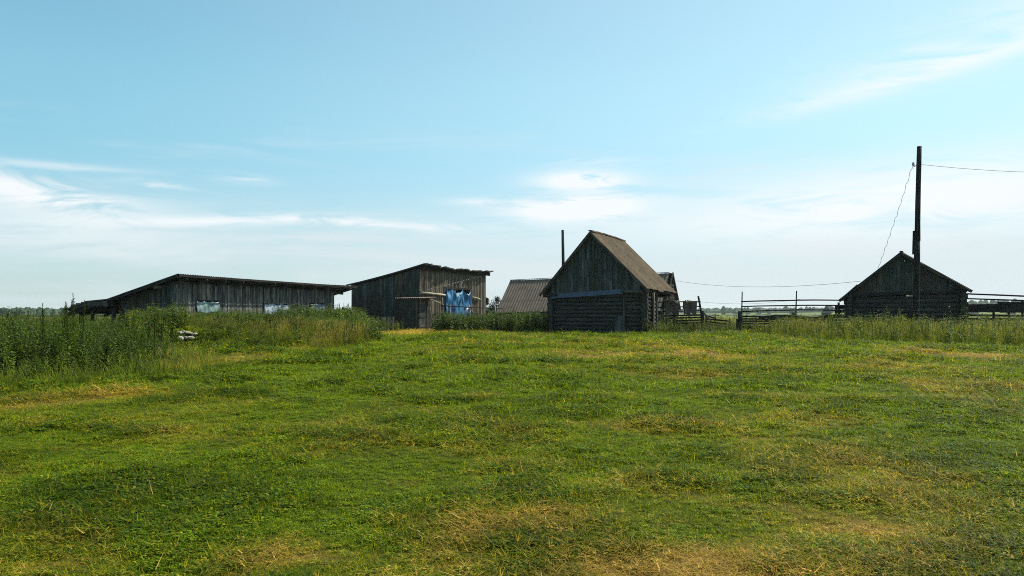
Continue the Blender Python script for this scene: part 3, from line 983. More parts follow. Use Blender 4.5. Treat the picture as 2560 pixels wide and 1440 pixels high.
# metal strip
n_s = 5
for k in range(n_s):
    xa = WL - 0.02 + (2.02 - WL) * k / n_s
    xb = WL + 0.0 + (2.02 - WL) * (k + 1) / n_s + 0.02
    za, zb_ = 2.33 + 0.05 * k, 2.33 + 0.05 * (k + 1)
    lf = 0.004 * (k % 2)
    v = [(xa, WY0 - 0.16 - lf, za + 0.15), (xb, WY0 - 0.16 - lf, zb_ + 0.15), (xb, WY0 - 0.27 - lf, zb_ - 0.13), (xa, WY0 - 0.27 - lf, za - 0.13)]
    v += [(a_, b_, c_ - 0.012) for a_, b_, c_ in v]
    v = [(a_ - xa, b_ - WY0, c_ - za) for a_, b_, c_ in v]
    mesh_obj('metal_strip', v, [(0, 3, 2, 1), (4, 5, 6, 7), (0, 1, 5, 4), (1, 2, 6, 5), (2, 3, 7, 6), (3, 0, 4, 7)], 'sheet_metal_blue', hut, (xa, WY0, za))
beam('cover_board', hut, (2.06, WY0 - 0.18, 0.25), (2.06, WY0 - 0.18, 2.42), 0.10, 0.04, 'wood_brown')
beam('cover_board', hut, (WL + 0.02, WY0 - 0.17, 0.05), (WL + 0.02, WY0 - 0.17, 2.35), 0.18, 0.04, 'wood_dark')
for x, y, r, mt in ((3.42, 1.6, 0.15, 'wood_dark'), (3.62, 1.25, 0.045, 'wood_pale'), (2.2, 6.8, 0.10, 'wood_dark'), (-2.6, 6.8, 0.10, 'wood_dark'), (-2.6, 4.8, 0.10, 'wood_dark'), (3.32, 0.35, 0.05, 'wood_brown')):
    rod('eave_post', hut, (x, y, -0.1), (x + R.uniform(-.03, .03), y, 2.52), r, r * 0.95, mt, 7, 0.02)
# panel leaning on the front wall
lp = thing('board_sheet', 'grey upright board panel leaning on the front wall of the log hut', 'panel', tuple(hut.matrix_basis @ Vector((1.62, -0.10, 0.0))), rad(-24.8))
for k in range(3):
    plank('plank', lp, (-0.04 - 0.0 + 0.2 * k, -0.02 * (k % 2), 0.0), 0, 0.20, 0.025, 1.12, 1.14, 'wood_bluegrey', lean=-0.03).rotation_euler = (rad(-9), 0, 0)

# ------------------------------------------------------------------ gabled hut on the right
gh = thing('gabled_hut', 'low gabled log hut with board gable behind the utility pole, at the right', 'hut', (WX(2253, 45.0), 45.0, G), rad(-28.0))
PZ, GL, GR, GZL, GZR = 4.72, -3.18, 3.42, 2.08, 2.53
GY = 0.35
GW0, GW1 = -2.72, 3.05


def gr(x):
    return PZ - 0.08 - (x * (PZ - GZR) / GR if x > 0 else -x * (PZ - GZL) / (-GL))


for k in range(9):
    z = 0.13 + 0.26 * k
    if z > 2.36:
        break
    rod('log', gh, (GW0 - 0.25 - R.uniform(0, .1), GY, z), (GW1 + 0.2 + R.uniform(0, .1), GY, z + 0.02), 0.148, 0.145, 'log_old', 10, 0.015, 4)
    rod('log', gh, (GW0 - 0.2, 6.0, z), (GW1 + 0.2, 6.0, z), 0.135, 0.125, 'log_old', 8, 0.01, 2)
    for x in (GW0, GW1):
        rod('log', gh, (x, GY - 0.25 - R.uniform(0, .1), z + 0.12), (x, 6.2, z + 0.12), 0.13, 0.125, 'log_old', 8, 0.01, 2)
rod('tie_beam', gh, (GL + 0.3, GY - 0.14, 2.30), (GR - 0.2, GY - 0.14, 2.50), 0.13, 0.12, 'wood_dark', 8, 0.01)
vwall(gh, (GW0 + 0.1, GY - 0.06), (GW1 + 0.1, GY - 0.06), 2.36, lambda s: max(gr(GW0 + 0.1 + s) + 0.03, 2.40), 0.19, 0.028, ['wood_green', 'wood_green', 'wood_brown'], rag=0.02)
vwall(gh, (GW1, 6.1), (GW0, 6.1), 2.3, lambda s: max(gr(GW1 - s) + 0.03, 2.35), 0.4, 0.03, 'wood_green')
sheets(gh, (0, -0.05, PZ), (0, 6.5, PZ), (GR, -0.05, GZR), (GR, 6.5, GZR), 3, 5, 6, 'slate_dark', amp=0.024, jit=0.03)
sheets(gh, (0, -0.05, PZ), (0, 6.5, PZ), (GL * 0.76, -0.05, PZ + (GZL - PZ) * 0.76), (GL * 0.76, 6.5, PZ + (GZL - PZ) * 0.76), 3, 5, 6, 'slate_dark', amp=0.024, jit=0.03)
sheets(gh, (GL * 0.72, -0.12, PZ + (GZL - PZ) * 0.72 + 0.12), (GL * 0.72, 6.5, PZ + (GZL - PZ) * 0.72 + 0.12), (GL, -0.12, GZL + 0.03), (GL, 6.5, GZL + 0.03), 1, 5, 6, 'slate_dark', amp=0.03, jit=0.0)
for k in range(5):
    beam('ridge_cap', gh, (0, -0.06 + 1.3 * k, PZ + 0.08), (0, 1.28 + 1.3 * k, PZ + 0.08), 0.18, 0.05, 'slate_dark', up='X')
beam('verge_board', gh, (0, 0.0, PZ - 0.02), (GL - 0.12, 0.0, GZL - 0.10), 0.03, 0.17, 'wood_dark', up='X')
beam('verge_board', gh, (0, 0.0, PZ - 0.02), (GR + 0.08, 0.0, GZR - 0.08), 0.03, 0.17, 'wood_brown', up='X')
for X_, Z_ in ((GL, GZL), (GR, GZR)):
    for q in (0.3, 0.62, 0.93):
        x = X_ * q
        rod('purlin', gh, (x, 0.0, gr(x) - 0.03), (x, 6.4, gr(x) - 0.03), 0.05, 0.05, 'wood_dark', 6)

# ------------------------------------------------------------------ poles, wires
pole = thing('utility_pole', 'tall dark wooden utility pole with a short stub post lashed to its foot', 'pole', (WX(2288, 40.0), 40.0, G))


def pl(px, py, Y=40.0):
    return Vector((WX(px, Y) - pole.location.x, Y - pole.location.y, WZ(py, Y) - G))


rod('pole_shaft', pole, pl(2288, 848), pl(2293.5, 600), 0.165, 0.14, 'wood_dark', 10, 0.01, 5)
rod('pole_shaft', pole, pl(2293.5, 602), pl(2298, 366), 0.14, 0.108, 'wood_dark', 10, 0.01, 5)
rod('stub_post', pole, pl(2275, 848, 40.05), pl(2275.5, 741, 40.05), 0.16, 0.14, 'wood_dark', 8, 0.01)
beam('batten', pole, pl(2284, 636, 40.1), pl(2285.5, 577, 40.1), 0.11, 0.10, 'wood_dark')
for py in (752, 775, 800):
    rod('binding_wire', pole, pl(2267, py, 39.84), pl(2297, py + 1, 39.82), 0.022, 0.022, 'wire_metal', 5)
rod('stub_top_board', pole, pl(2266, 741, 39.95), pl(2282, 740, 39.95), 0.05, 0.05, 'wood_pale', 5)
rod('insulator_hook', pole, pl(2296, 412, 39.9), pl(2285, 416, 39.9), 0.022, 0.022, 'wire_metal', 6)
rod('insulator_hook', pole, pl(2285, 417, 39.9), pl(2283.5, 410, 39.9), 0.022, 0.022, 'wire_metal', 6)
rod('insulator', pole, pl(2283.3, 413.5, 39.9), pl(2283, 406, 39.9), 0.07, 0.045, 'porcelain', 9)

p2 = rod('wooden_pole', None, (WX(1411, 62), 62, G - 0.1), (WX(1406.5, 62), 62, WZ(575, 62)), 0.16, 0.105, 'wood_dark', 9, 0.02, 4)
tag(p2, 'slim bare wooden pole rising behind the roof of the log hut', 'pole')


def wire(a, b, sag, r, label, twist=0.0, n=26, name='wire'):
    a, b = Vector(a), Vector(b)
    pts = []
    for i in range(n + 1):
        t_ = i / n
        p = a.lerp(b, t_)
        p.z -= sag * 4 * t_ * (1 - t_)
        if twist:
            p.x += twist * math.sin(i * 2.1) + R.uniform(-.01, .01)
        pts.append(p)
    o0 = pts[0].copy()
    secs = []
    for i, p in enumerate(pts):
        d = (pts[min(i + 1, n)] - pts[max(i - 1, 0)]).normalized()
        s1 = d.cross(Vector((0, 1, 0)) if abs(d.y) < 0.9 else Vector((1, 0, 0))).normalized()
        s2 = d.cross(s1)
        secs.append([p - o0 + (s1 * math.cos(q) + s2 * math.sin(q)) * r for q in (0, 2.09, 4.19)])
    v, f = prism(secs)
    return tag(mesh_obj(name, v, f, 'wire_metal', None, o0), label, 'wire')


wire((WX(2283, 39.9), 39.9, WZ(409, 39.9)), (WX(2195, 46), 46.0, WZ(672, 46)), 0.12, 0.011, 'kinked thin wire dropping from the pole insulator to the gabled hut roof', 0.035, 30)
wire((WX(2300, 39.9), 39.9, WZ(411, 39.9)), (WX(2950, 44), 44.0, WZ(420, 44)), 0.35, 0.013, 'overhead wire leaving the top of the utility pole out of the picture')
wire((WX(1690, 73), 73.0, WZ(702, 73)), (WX(2152, 47), 47.0, WZ(703, 47)), 0.45, 0.013, 'thin wire sagging between the slate roofed barn and the gabled hut', 0, 40)
wire((WX(1752, 54), 54.0, WZ(755, 54)), (WX(2000, 56), 56.0, WZ(748, 56)), 0.22, 0.011, 'low thin wire sagging behind the fence gateway', 0, 30)

# ------------------------------------------------------------------ fences on the right
def rails_fence(name, label, X0px, Y0, cat='fence', group=None):
    o = thing(name, label, cat, (WX(X0px, Y0), Y0, G), 0, group)

    def q(px, py, Y):
        return Vector((WX(px, Y) - o.location.x, Y - o.location.y, WZ(py, Y) - G))
    return o, q


fa, q = rails_fence('hanging_rack_fence', 'dark rail fence with a leaning rack post beside the log hut', 1757, 51.0)
for ya, yb in ((755, 754), (767.5, 766), (778, 776.5)):
    rod('rail', fa, q(1636, ya + 1, 52.0), q(1752, yb, 51.0), 0.045, 0.04, 'wood_dark', 6, 0.02)
rod('rack_post', fa, q(1756, 800, 51.0), q(1746, 740, 51.0), 0.08, 0.06, 'wood_dark', 7, 0.02)
rod('rack_post', fa, q(1688, 830, 51.7), q(1685, 770, 51.7), 0.09, 0.08, 'wood_dark', 7)
rod('rack_post', fa, q(1659, 830, 51.9), q(1660, 742, 51.9), 0.035, 0.03, 'wood_pale', 6, 0.03)
rod('rack_post', fa, q(1640, 836, 52.0), q(1637, 745, 52.0), 0.05, 0.05, 'wood_brown', 6, 0.02)
rod('post', fa, q(1757.5, 838, 50.9), q(1757, 777, 50.9), 0.11, 0.11, 'wood_dark', 8)
for k, yy in enumerate((787, 793, 800, 806.5, 813, 820)):
    beam('rail', fa, q(1660 + 4 * (k % 3), yy + 3, 51.8), q(1757, yy, 51.0), 0.03, 0.10, 'wood_dark', 0.01, up='X')

fg, q = rails_fence('field_gate', 'low half open rail gate between the two thick fence posts', 1762, 50.8, 'gate')
ends = [(789, 796, 1790), (797, 803, 1823), (804, 811, 1823), (809, 818, 1823), (817, 826, 1823)]
for a_, b_, px_ in ends:
    beam('rail', fg, q(1763, a_, 50.6), q(px_, b_, 49.6 + (1823 - px_) * 0.02), 0.03, 0.09, 'wood_dark', 0.015, up='X')
beam('brace', fg, q(1761, 783, 50.45), q(1780, 806, 50.1), 0.03, 0.07, 'wood_brown', up='X')
rod('gate_stile', fg, q(1825, 838, 49.6), q(1824.5, 797, 49.6), 0.055, 0.05, 'wood_dark', 6)
rod('gate_stile', fg, q(1765, 832, 50.6), q(1765, 786, 50.6), 0.05, 0.05, 'wood_dark', 6)

fc, q = rails_fence('tall_rail_fence', 'rail fence with two tall thin poles and a wide sagging board, before the meadow', 1850, 48.5)
rod('post', fc, q(1849, 838, 48.4), q(1850, 778, 48.4), 0.13, 0.125, 'wood_dark', 8)
rod('post', fc, q(1842, 838, 48.5), q(1842.5, 797, 48.5), 0.05, 0.05, 'wood_dark', 6)
for a_, b_, c_ in ((754, 750.5, 750.5), (766.5, 763.5, 763.5), (779, 774.5, 776)):
    rod('rail', fc, q(1853, a_, 48.6), q(1993, b_, 48.4), 0.042, 0.046, 'wood_dark', 6, 0.015)
    rod('rail', fc, q(1989, b_, 48.4), q(2120, c_, 47.5), 0.046, 0.042, 'wood_dark', 6, 0.015)
rod('tall_pole', fc, q(1854, 800, 48.7), q(1855.5, 729, 48.7), 0.04, 0.035, 'wood_dark', 6, 0.01)
rod('tall_pole', fc, q(1989, 800, 48.5), q(1991.5, 727, 48.5), 0.045, 0.035, 'wood_dark', 6, 0.01)
rod('post', fc, q(1983, 838, 48.3), q(1983, 781, 48.3), 0.10, 0.095, 'wood_dark', 7)
# wide sagging board in two lengths
for pts in (((1897, 791), (1920, 789), (1942, 787), (1965, 787.5), (1990, 789)), ((1988, 789), (2015, 791), (2040, 792), (2065, 788), (2096, 785))):
    secs = []
    p00 = q(*pts[0], 48.2)
    for i, (px_, py) in enumerate(pts):
        Y = 48.2 - (px_ - 1897) * 0.003
        h_ = 12.5 if i else 8
        a_, b_ = q(px_, py, Y) - p00, q(px_, py + h_, Y) - p00
        secs.append([a_, a_ + Vector((0, 0.05, 0)), b_ + Vector((0, 0.05, 0)), b_])
    v, f = prism(secs)
    mesh_obj('wide_board', v, f, 'wood_dark', fc, p00)
for k, yy in enumerate((791, 797, 803, 809, 817, 825)):
    beam('rail', fc, q(1851, yy, 48.5), q(1984, yy + (0 if k > 1 else 2), 48.3), 0.03, 0.09, 'wood_dark', 0.02, up='X')
    beam('rail', fc, q(1982, yy + 7 if k < 1 else yy + 5, 48.25), q(2100, yy + (11 if k < 1 else 4), 47.6), 0.03, 0.10, 'wood_dark', 0.02, up='X')
rod('post', fc, q(2099, 830, 47.4), q(2096.5, 756, 47.4), 0.075, 0.07, 'wood_dark', 7)
rod('post', fc, q(2091, 830, 47.5), q(2090.5, 766, 47.5), 0.06, 0.06, 'wood_dark', 7)
for k in range(4):
    beam('infill_board', fc, q(2087, 768 + 12 * k, 47.8), q(2127, 766 + 12 * k, 47.2), 0.03, 0.24 if k % 2 == 0 else 0.17, 'wood_dark', 0.01, up='X')

fd, q = rails_fence('yard_fence', 'dark rail fence running right from the gabled hut with a thick board', 2412, 45.0)
rod('rail', fd, q(2400, 734, 45.0), q(2740, 748, 42.5), 0.05, 0.045, 'wood_dark', 6, 0.02)
rod('rail', fd, q(2400, 746, 45.0), q(2740, 758, 42.5), 0.045, 0.045, 'wood_dark', 6, 0.02)
for k in range(3):
    beam('wide_board', fd, q(2404 + 95 * k, 771 + 0.5 * k, 44.7 - 0.8 * k), q(2505 + 110 * k, 770 + k, 43.9 - 0.8 * k), 0.05, 0.46, 'wood_dark', 0.01, up='X')
beam('wide_board', fd, q(2494, 758, 44.2), q(2700, 759, 43.0), 0.05, 0.14, 'wood_dark', 0.01, up='X')
for k, yy in enumerate((788, 797)):
    beam('rail', fd, q(2410, yy, 44.8), q(2720, yy + 3, 42.7), 0.03, 0.12, 'wood_dark', 0.02, up='X')
for px_, top in ((2418, 755), (2484, 772), (2522, 772), (2556, 750), (2640, 752), (2715, 740)):
    Y = 44.9 - (px_ - 2410) * 0.007
    rod('post', fd, q(px_, 845, Y), q(px_, top, Y), 0.07, 0.065, 'wood_dark', 7)

# rags on the rack
rags = ((1662, 1686, 752, 784, 0.05, 'dark brown ragged coat hanging widest on the rack rail, nearest the log hut', 61),
        (1685, 1697, 754, 787, 0.03, 'narrow brown cloth strip hanging on the rack rail, second from the hut', 62),
        (1708, 1727, 753, 788, 0.05, 'crumpled brown jacket with pale collar hanging on the rack rail', 63),
        (1726, 1742, 753, 787, 0.02, 'flat dark grey purple cloth hanging next to the leaning rack post', 64))
for px0, px1, pt, pb, fo, lab, sd in rags:
    Y = 51.6 - (px0 - 1662) * 0.008
    ro = thing('hanging_cloth', lab, 'cloth', (WX(px0, Y), Y - 0.07, WZ(pt, Y)), 0, 'rags hung over the rack rails')
    W_ = WX(px1, Y) - WX(px0, Y)
    H_ = (pb - pt) / FPX * Y
    ragm = 'rag_brown'
    drape('cloth_body', ro, lambda u, W=W_: (W * u, 0, 0.02 * math.sin(u * 9)), lambda u, W=W_, H=H_, s=sd: (W * (0.08 + 0.84 * u), 0.0, -H + 0.10 * math.sin(u * 6 + s)), 12, 8, fo * 0.6, ragm, seed=sd, thick=0.012)
    drape('cloth_back', ro, lambda u, W=W_: (W * (1 - u), 0.10, 0.02), lambda u, W=W_, H=H_: (W * (1 - u), 0.14, -H * 0.6), 8, 4, fo * 0.4, ragm, seed=sd + 9, thick=0.012)
    if sd != 64:
        drape('collar', ro, lambda u, W=W_: (W * (0.12 + 0.76 * u), -0.06, 0.06 + 0.03 * math.sin(u * 14 + sd)), lambda u, W=W_, s=sd: (W * (0.12 + 0.76 * u), -0.09, -0.10 + 0.07 * math.sin(u * 10 + s)), 10, 2, 0.03, 'rag_fringe' if sd != 61 else 'wood_brown', seed=sd + 3, thick=0.012)

# ------------------------------------------------------------------ pale stones on the heap
for k in range(9):
    px_ = 446 + (k % 5) * 9 + R.uniform(-4, 5)
    row = k // 5
    Y = 27.9 - row * 0.40 + R.uniform(-.1, .1)
    x = WX(px_ + row * 7, Y)
    n1, n2 = 7, 4
    a_, b_, c_ = R.uniform(0.10, 0.22), R.uniform(0.09, 0.13), R.uniform(0.055, 0.09)
    vs, fs = [(0, 0, -c_)], []
    for j in range(1, n2):
        th_ = math.pi * j / n2 - math.pi / 2
        for i in range(n1):
            f_ = R.uniform(0.82, 1.12)
            an = 2 * math.pi * i / n1
            vs.append((a_ * f_ * math.cos(th_) * math.cos(an), b_ * f_ * math.cos(th_) * math.sin(an), c_ * math.sin(th_) * R.uniform(.9, 1.1)))
    vs.append((0, 0, c_))
    for i in range(n1):
        j_ = (i + 1) % n1
        fs.append((0, 1 + j_, 1 + i))
        for r_ in range(n2 - 2):
            fs.append((1 + r_ * n1 + i, 1 + r_ * n1 + j_, 1 + (r_ + 1) * n1 + j_, 1 + (r_ + 1) * n1 + i))
        fs.append((len(vs) - 1, 1 + (n2 - 2) * n1 + i, 1 + (n2 - 2) * n1 + j_))
    s_ = mesh_obj('stone', vs, fs, 'pale_stone', None, (x, Y, g1(x, Y) + c_ * 0.8 + 0.05 - 0.03 * row), (R.uniform(-.3, .1), R.uniform(-.2, .2), R.uniform(0, 3)))
    tag(s_, 'pale flat stone in the small heap lying in the weeds before the long shed', 'stone', 'pale stones heaped in the weeds')


# ------------------------------------------------------------------ plants as meshes
class Leaves:
    def __init__(s):
        s.v, s.f, s.b, s.mi = [], [], [], []

    def blade(s, base, az, length, width, lean0, curl, segs=3, bv=None, mi=0):
        """grass blade that starts leaning lean0 from upright and curls over"""
        bv = R.random() if bv is None else bv
        p = Vector(base)
        dh = Vector((math.cos(az), math.sin(az), 0))
        sd = Vector((-math.sin(az), math.cos(az), 0))
        i0 = len(s.v)
        for k in range(segs + 1):
            q = k / segs
            hw = width * 0.5 * (1 - q ** 1.6)
            if k == segs:
                s.v.append(tuple(p))
            else:
                s.v += [tuple(p - sd * hw), tuple(p + sd * hw)]
            a = lean0 + curl * q
            p = p + (dh * math.sin(a) + Vector((0, 0, math.cos(a)))) * (length / segs)
        for k in range(segs - 1):
            a = i0 + 2 * k
            s.f.append((a, a + 1, a + 3, a + 2))
            s.b.append(bv)
            s.mi.append(mi)
        a = i0 + 2 * (segs - 1)
        s.f.append((a, a + 1, a + 2))
        s.b.append(bv)
        s.mi.append(mi)

    def leaf(s, base, az, el, length, width, fold=0.25, droop=0.4, bv=None, mi=0):
        bv = R.random() if bv is None else bv
        dh = Vector((math.cos(az), math.sin(az), 0))
        sd = Vector((-math.sin(az), math.cos(az), 0))
        up = Vector((0, 0, 1))
        b = Vector(base)
        d1 = dh * math.cos(el) + up * math.sin(el)
        d2 = dh * math.cos(el - droop) + up * math.sin(el - droop)
        mid = b + d1 * length * 0.45
        tip = mid + d2 * length * 0.55
        w1 = sd * width * 0.5 + up * fold * width * 0.5
        w2 = -sd * width * 0.5 + up * fold * width * 0.5
        i0 = len(s.v)
        s.v += [tuple(b), tuple(mid), tuple(tip), tuple(mid + w1), tuple(mid + w2)]
        s.f += [(i0, i0 + 1, i0 + 3), (i0 + 1, i0 + 2, i0 + 3), (i0, i0 + 4, i0 + 1), (i0 + 4, i0 + 2, i0 + 1)]
        s.b += [bv] * 4
        s.mi += [mi] * 4

    def stem(s, a, b, r, bv=0.3, mi=0):
        a, b = Vector(a), Vector(b)
        i0 = len(s.v)
        for p, rr in ((a, r), (b, r * 0.7)):
            for k in range(3):
                s.v.append((p.x + rr * math.cos(2.09 * k), p.y + rr * math.sin(2.09 * k), p.z))
        for k in range(3):
            j = (k + 1) % 3
            s.f.append((i0 + k, i0 + j, i0 + 3 + j, i0 + 3 + k))
            s.b.append(bv)
            s.mi.append(mi)

    def mesh(s, name, mats):
        me = bpy.data.meshes.new(name)
        me.from_pydata(s.v, [], s.f)
        a = me.attributes.new('bv', 'FLOAT', 'FACE')
        a.data.foreach_set('value', np.array(s.b, dtype=np.float32))
        for mt in mats:
            me.materials.append(MATS[mt])
        me.polygons.foreach_set('material_index', np.array(s.mi, dtype=np.int32))
        me.update()
        return me

    def src(s, name, mats):
        return bpy.data.objects.new(name, s.mesh(name, mats))


def tuft(n, rad_, h0, h1, wd, flop=0.5, segs=3, mat='grass_blade', l0=0.05):
    L = Leaves()
    for _ in range(n):
        a, rr = R.uniform(0, 6.283), rad_ * math.sqrt(R.random())
        L.blade((rr * math.cos(a), rr * math.sin(a), -0.01), R.uniform(0, 6.283), R.uniform(h0, h1), wd * R.uniform(0.7, 1.2), R.uniform(l0, flop), R.uniform(-0.4, 1.6), segs)
    return L.src('tuft', [mat])


def clover(n, rad_, h):
    L = Leaves()
    for _ in range(n):
        a, rr = R.uniform(0, 6.283), rad_ * math.sqrt(R.random())
        x, y, z = rr * math.cos(a), rr * math.sin(a), R.uniform(0.3, 1) * h
        a0 = R.uniform(0, 6.28)
        for k in range(3):
            L.leaf((x, y, z), a0 + 2.09 * k, R.uniform(0.0, 0.6), 0.024 * R.uniform(.8, 1.4), 0.017, 0.1, 0.4)
    return L.src('clover', ['grass_blade'])


def straw(n, rad_, ln0, ln1, wd=0.004):
    """cut stalks lying flat"""
    L = Leaves()
    for _ in range(n):
        a, rr = R.uniform(0, 6.283), rad_ * math.sqrt(R.random())
        L.blade((rr * math.cos(a), rr * math.sin(a), R.uniform(0.015, 0.05)), R.uniform(0, 6.283), R.uniform(ln0, ln1), wd * R.uniform(.7, 1.3), R.uniform(1.15, 1.6), R.uniform(-0.35, 0.4), 3)
    return L.src('straw', ['grass_blade'])


def nettle(h, dens=1.0, big=1.0):
    L = Leaves()
    lx, ly = R.uniform(-.1, .1), R.uniform(-.1, .1)
    p0 = Vector((0, 0, -0.05))
    z = 0.10 * h
    a = R.uniform(0, 6)
    top = Vector((lx * h, ly * h, h))
    L.stem(p0, top, 0.006)
    k = 0
    while z < h:
        q = z / h
        p = p0.lerp(top, q)
        ln = (0.055 + 0.075 * math.sin(min(1, q * 1.1 + 0.1) * math.pi * 0.80)) * big * (1 - 0.45 * q * q)
        for s_ in (0, math.pi, 1.2, 4.3):
            aa = a + s_ + R.uniform(-.5, .5)
            pr = R.uniform(0.0, 0.13) * (1 - 0.6 * q)
            L.leaf(p + Vector((math.cos(aa) * pr, math.sin(aa) * pr, R.uniform(-.03, .05))), aa + R.uniform(-.8, .8), R.uniform(-0.4, 0.6), ln * R.uniform(0.8, 1.25), ln * 0.62, 0.25, R.uniform(0.2, 0.9))
        a += 1.57 + R.uniform(-.2, .2)
        z += R.uniform(0.045, 0.07) / dens
    return L.src('nettle', ['nettle_leaf'])


def mugwort(h, L=None, mi=0, base=(0, 0, 0), big=1.3):
    own = L is None
    L = L or Leaves()
    b0 = Vector(base)
    top = b0 + Vector((R.uniform(-.05, .05) * h, R.uniform(-.05, .05) * h, h))
    L.stem(b0, top, 0.008, 0.4, mi)
    z, a = 0.12 * h, R.uniform(0, 6)
    while z < h:
        q = z / h
        p = b0.lerp(top, q)
        a += 2.4
        if q > 0.45 and q < 0.93:
            bl = 0.26 * (1 - q) * h * R.uniform(.6, 1.1)
            e = p + Vector((math.cos(a) * bl * 0.6, math.sin(a) * bl * 0.6, bl * 0.9))
            L.stem(p, e, 0.003, 0.4, mi)
            for j in range(7):
                L.leaf(p.lerp(e, (j + 1) / 7), R.uniform(0, 6.28), R.uniform(0.2, 1.1), 0.045 * big, 0.018 * big, 0.2, 0.2, None, mi)
        for j in range(2):
            L.leaf(p, a + R.uniform(-.6, .6), R.uniform(0.0, 0.8), 0.10 * (1.1 - q) + 0.02, 0.035 * (1.15 - q), 0.2, 0.5, None, mi)
        z += 0.035
    for j in range(14):
        L.leaf(top - Vector((0, 0, 0.02 * j)), R.uniform(0, 6.28), R.uniform(0.6, 1.3), 0.035 * big, 0.018 * big, 0.2, 0.2, None, mi)
    return L.src('mugwort', ['herb_leaf']) if own else L


def umbel_plant(h, n=5, L=None, mi=(0, 1), base=(0, 0, 0)):
    own = L is None
    L = L or Leaves()
    b0 = Vector(base)
    top = b0 + Vector((R.uniform(-.06, .06) * h, R.uniform(-.06, .06) * h, h * 0.7))
    L.stem(b0, top, 0.008, 0.6, mi[0])
    for k in range(16):
        q = R.uniform(0.1, 0.85)
        p = b0.lerp(top, q)
        a = R.uniform(0, 6.28)
        for j in range(4):
            L.leaf(p + Vector((math.cos(a), math.sin(a), 0.3)) * 0.05 * j, a + R.uniform(-1, 1), R.uniform(-.1, .6), 0.09 * (1.1 - q) + 0.02, 0.035, 0.2, 0.5, None, mi[0])
    for k in range(n):
        a = 6.28 * k / n + R.uniform(-.3, .3)
        rr = R.uniform(0.04, 0.16) * h
        p = b0.lerp(top, R.uniform(0.6, 1.0))
        e = b0 + Vector((math.cos(a) * rr, math.sin(a) * rr, h * R.uniform(0.8, 1.0)))
        L.stem(p, e, 0.004, 0.6, mi[0])
        ur = R.uniform(0.05, 0.09)
        for j in range(22):
            aa, r2 = R.uniform(0, 6.28), ur * math.sqrt(R.random())
            c = e + Vector((math.cos(aa) * r2, math.sin(aa) * r2, 0.03 - r2 * 0.25))
            L.leaf(c, aa, R.uniform(-.1, .4), 0.018, 0.018, 0.1, 0.1, None, mi[1])
            if j % 3 == 0:
                L.stem(e, c, 0.0015, 0.6, mi[0])
    return L.src('umbel', ['herb_leaf', 'umbel_bits']) if own else L


def tallgrass(n, rad_, h0, h1, heads=0.5, wd=0.007):
    L = Leaves()
    for _ in range(n):
        a, rr = R.uniform(0, 6.283), rad_ * math.sqrt(R.random())
        b0 = Vector((rr * math.cos(a), rr * math.sin(a), -0.02))
        az_ = R.uniform(0, 6.283)
        h = R.uniform(h0, h1)
        if R.random() < heads:
            l0 = R.uniform(0.02, 0.30)
            top = b0 + Vector((math.cos(az_) * math.sin(l0), math.sin(az_) * math.sin(l0), math.cos(l0))) * h
            L.stem(b0, top, 0.0022, 0.75)
            for j in range(9):
                L.leaf(top - (top - b0).normalized() * 0.016 * j, R.uniform(0, 6.28), R.uniform(0.5, 1.2), 0.035 + 0.002 * j, 0.010, 0.1, 0.1, R.uniform(0.7, 1.0))
        else:
            L.blade(b0, az_, h * R.uniform(.6, 1), wd * R.uniform(.7, 1.3), R.uniform(0.03, 0.35), R.uniform(0.3, 1.5), 4)
    return L.src('tallgrass', ['tall_blade'])


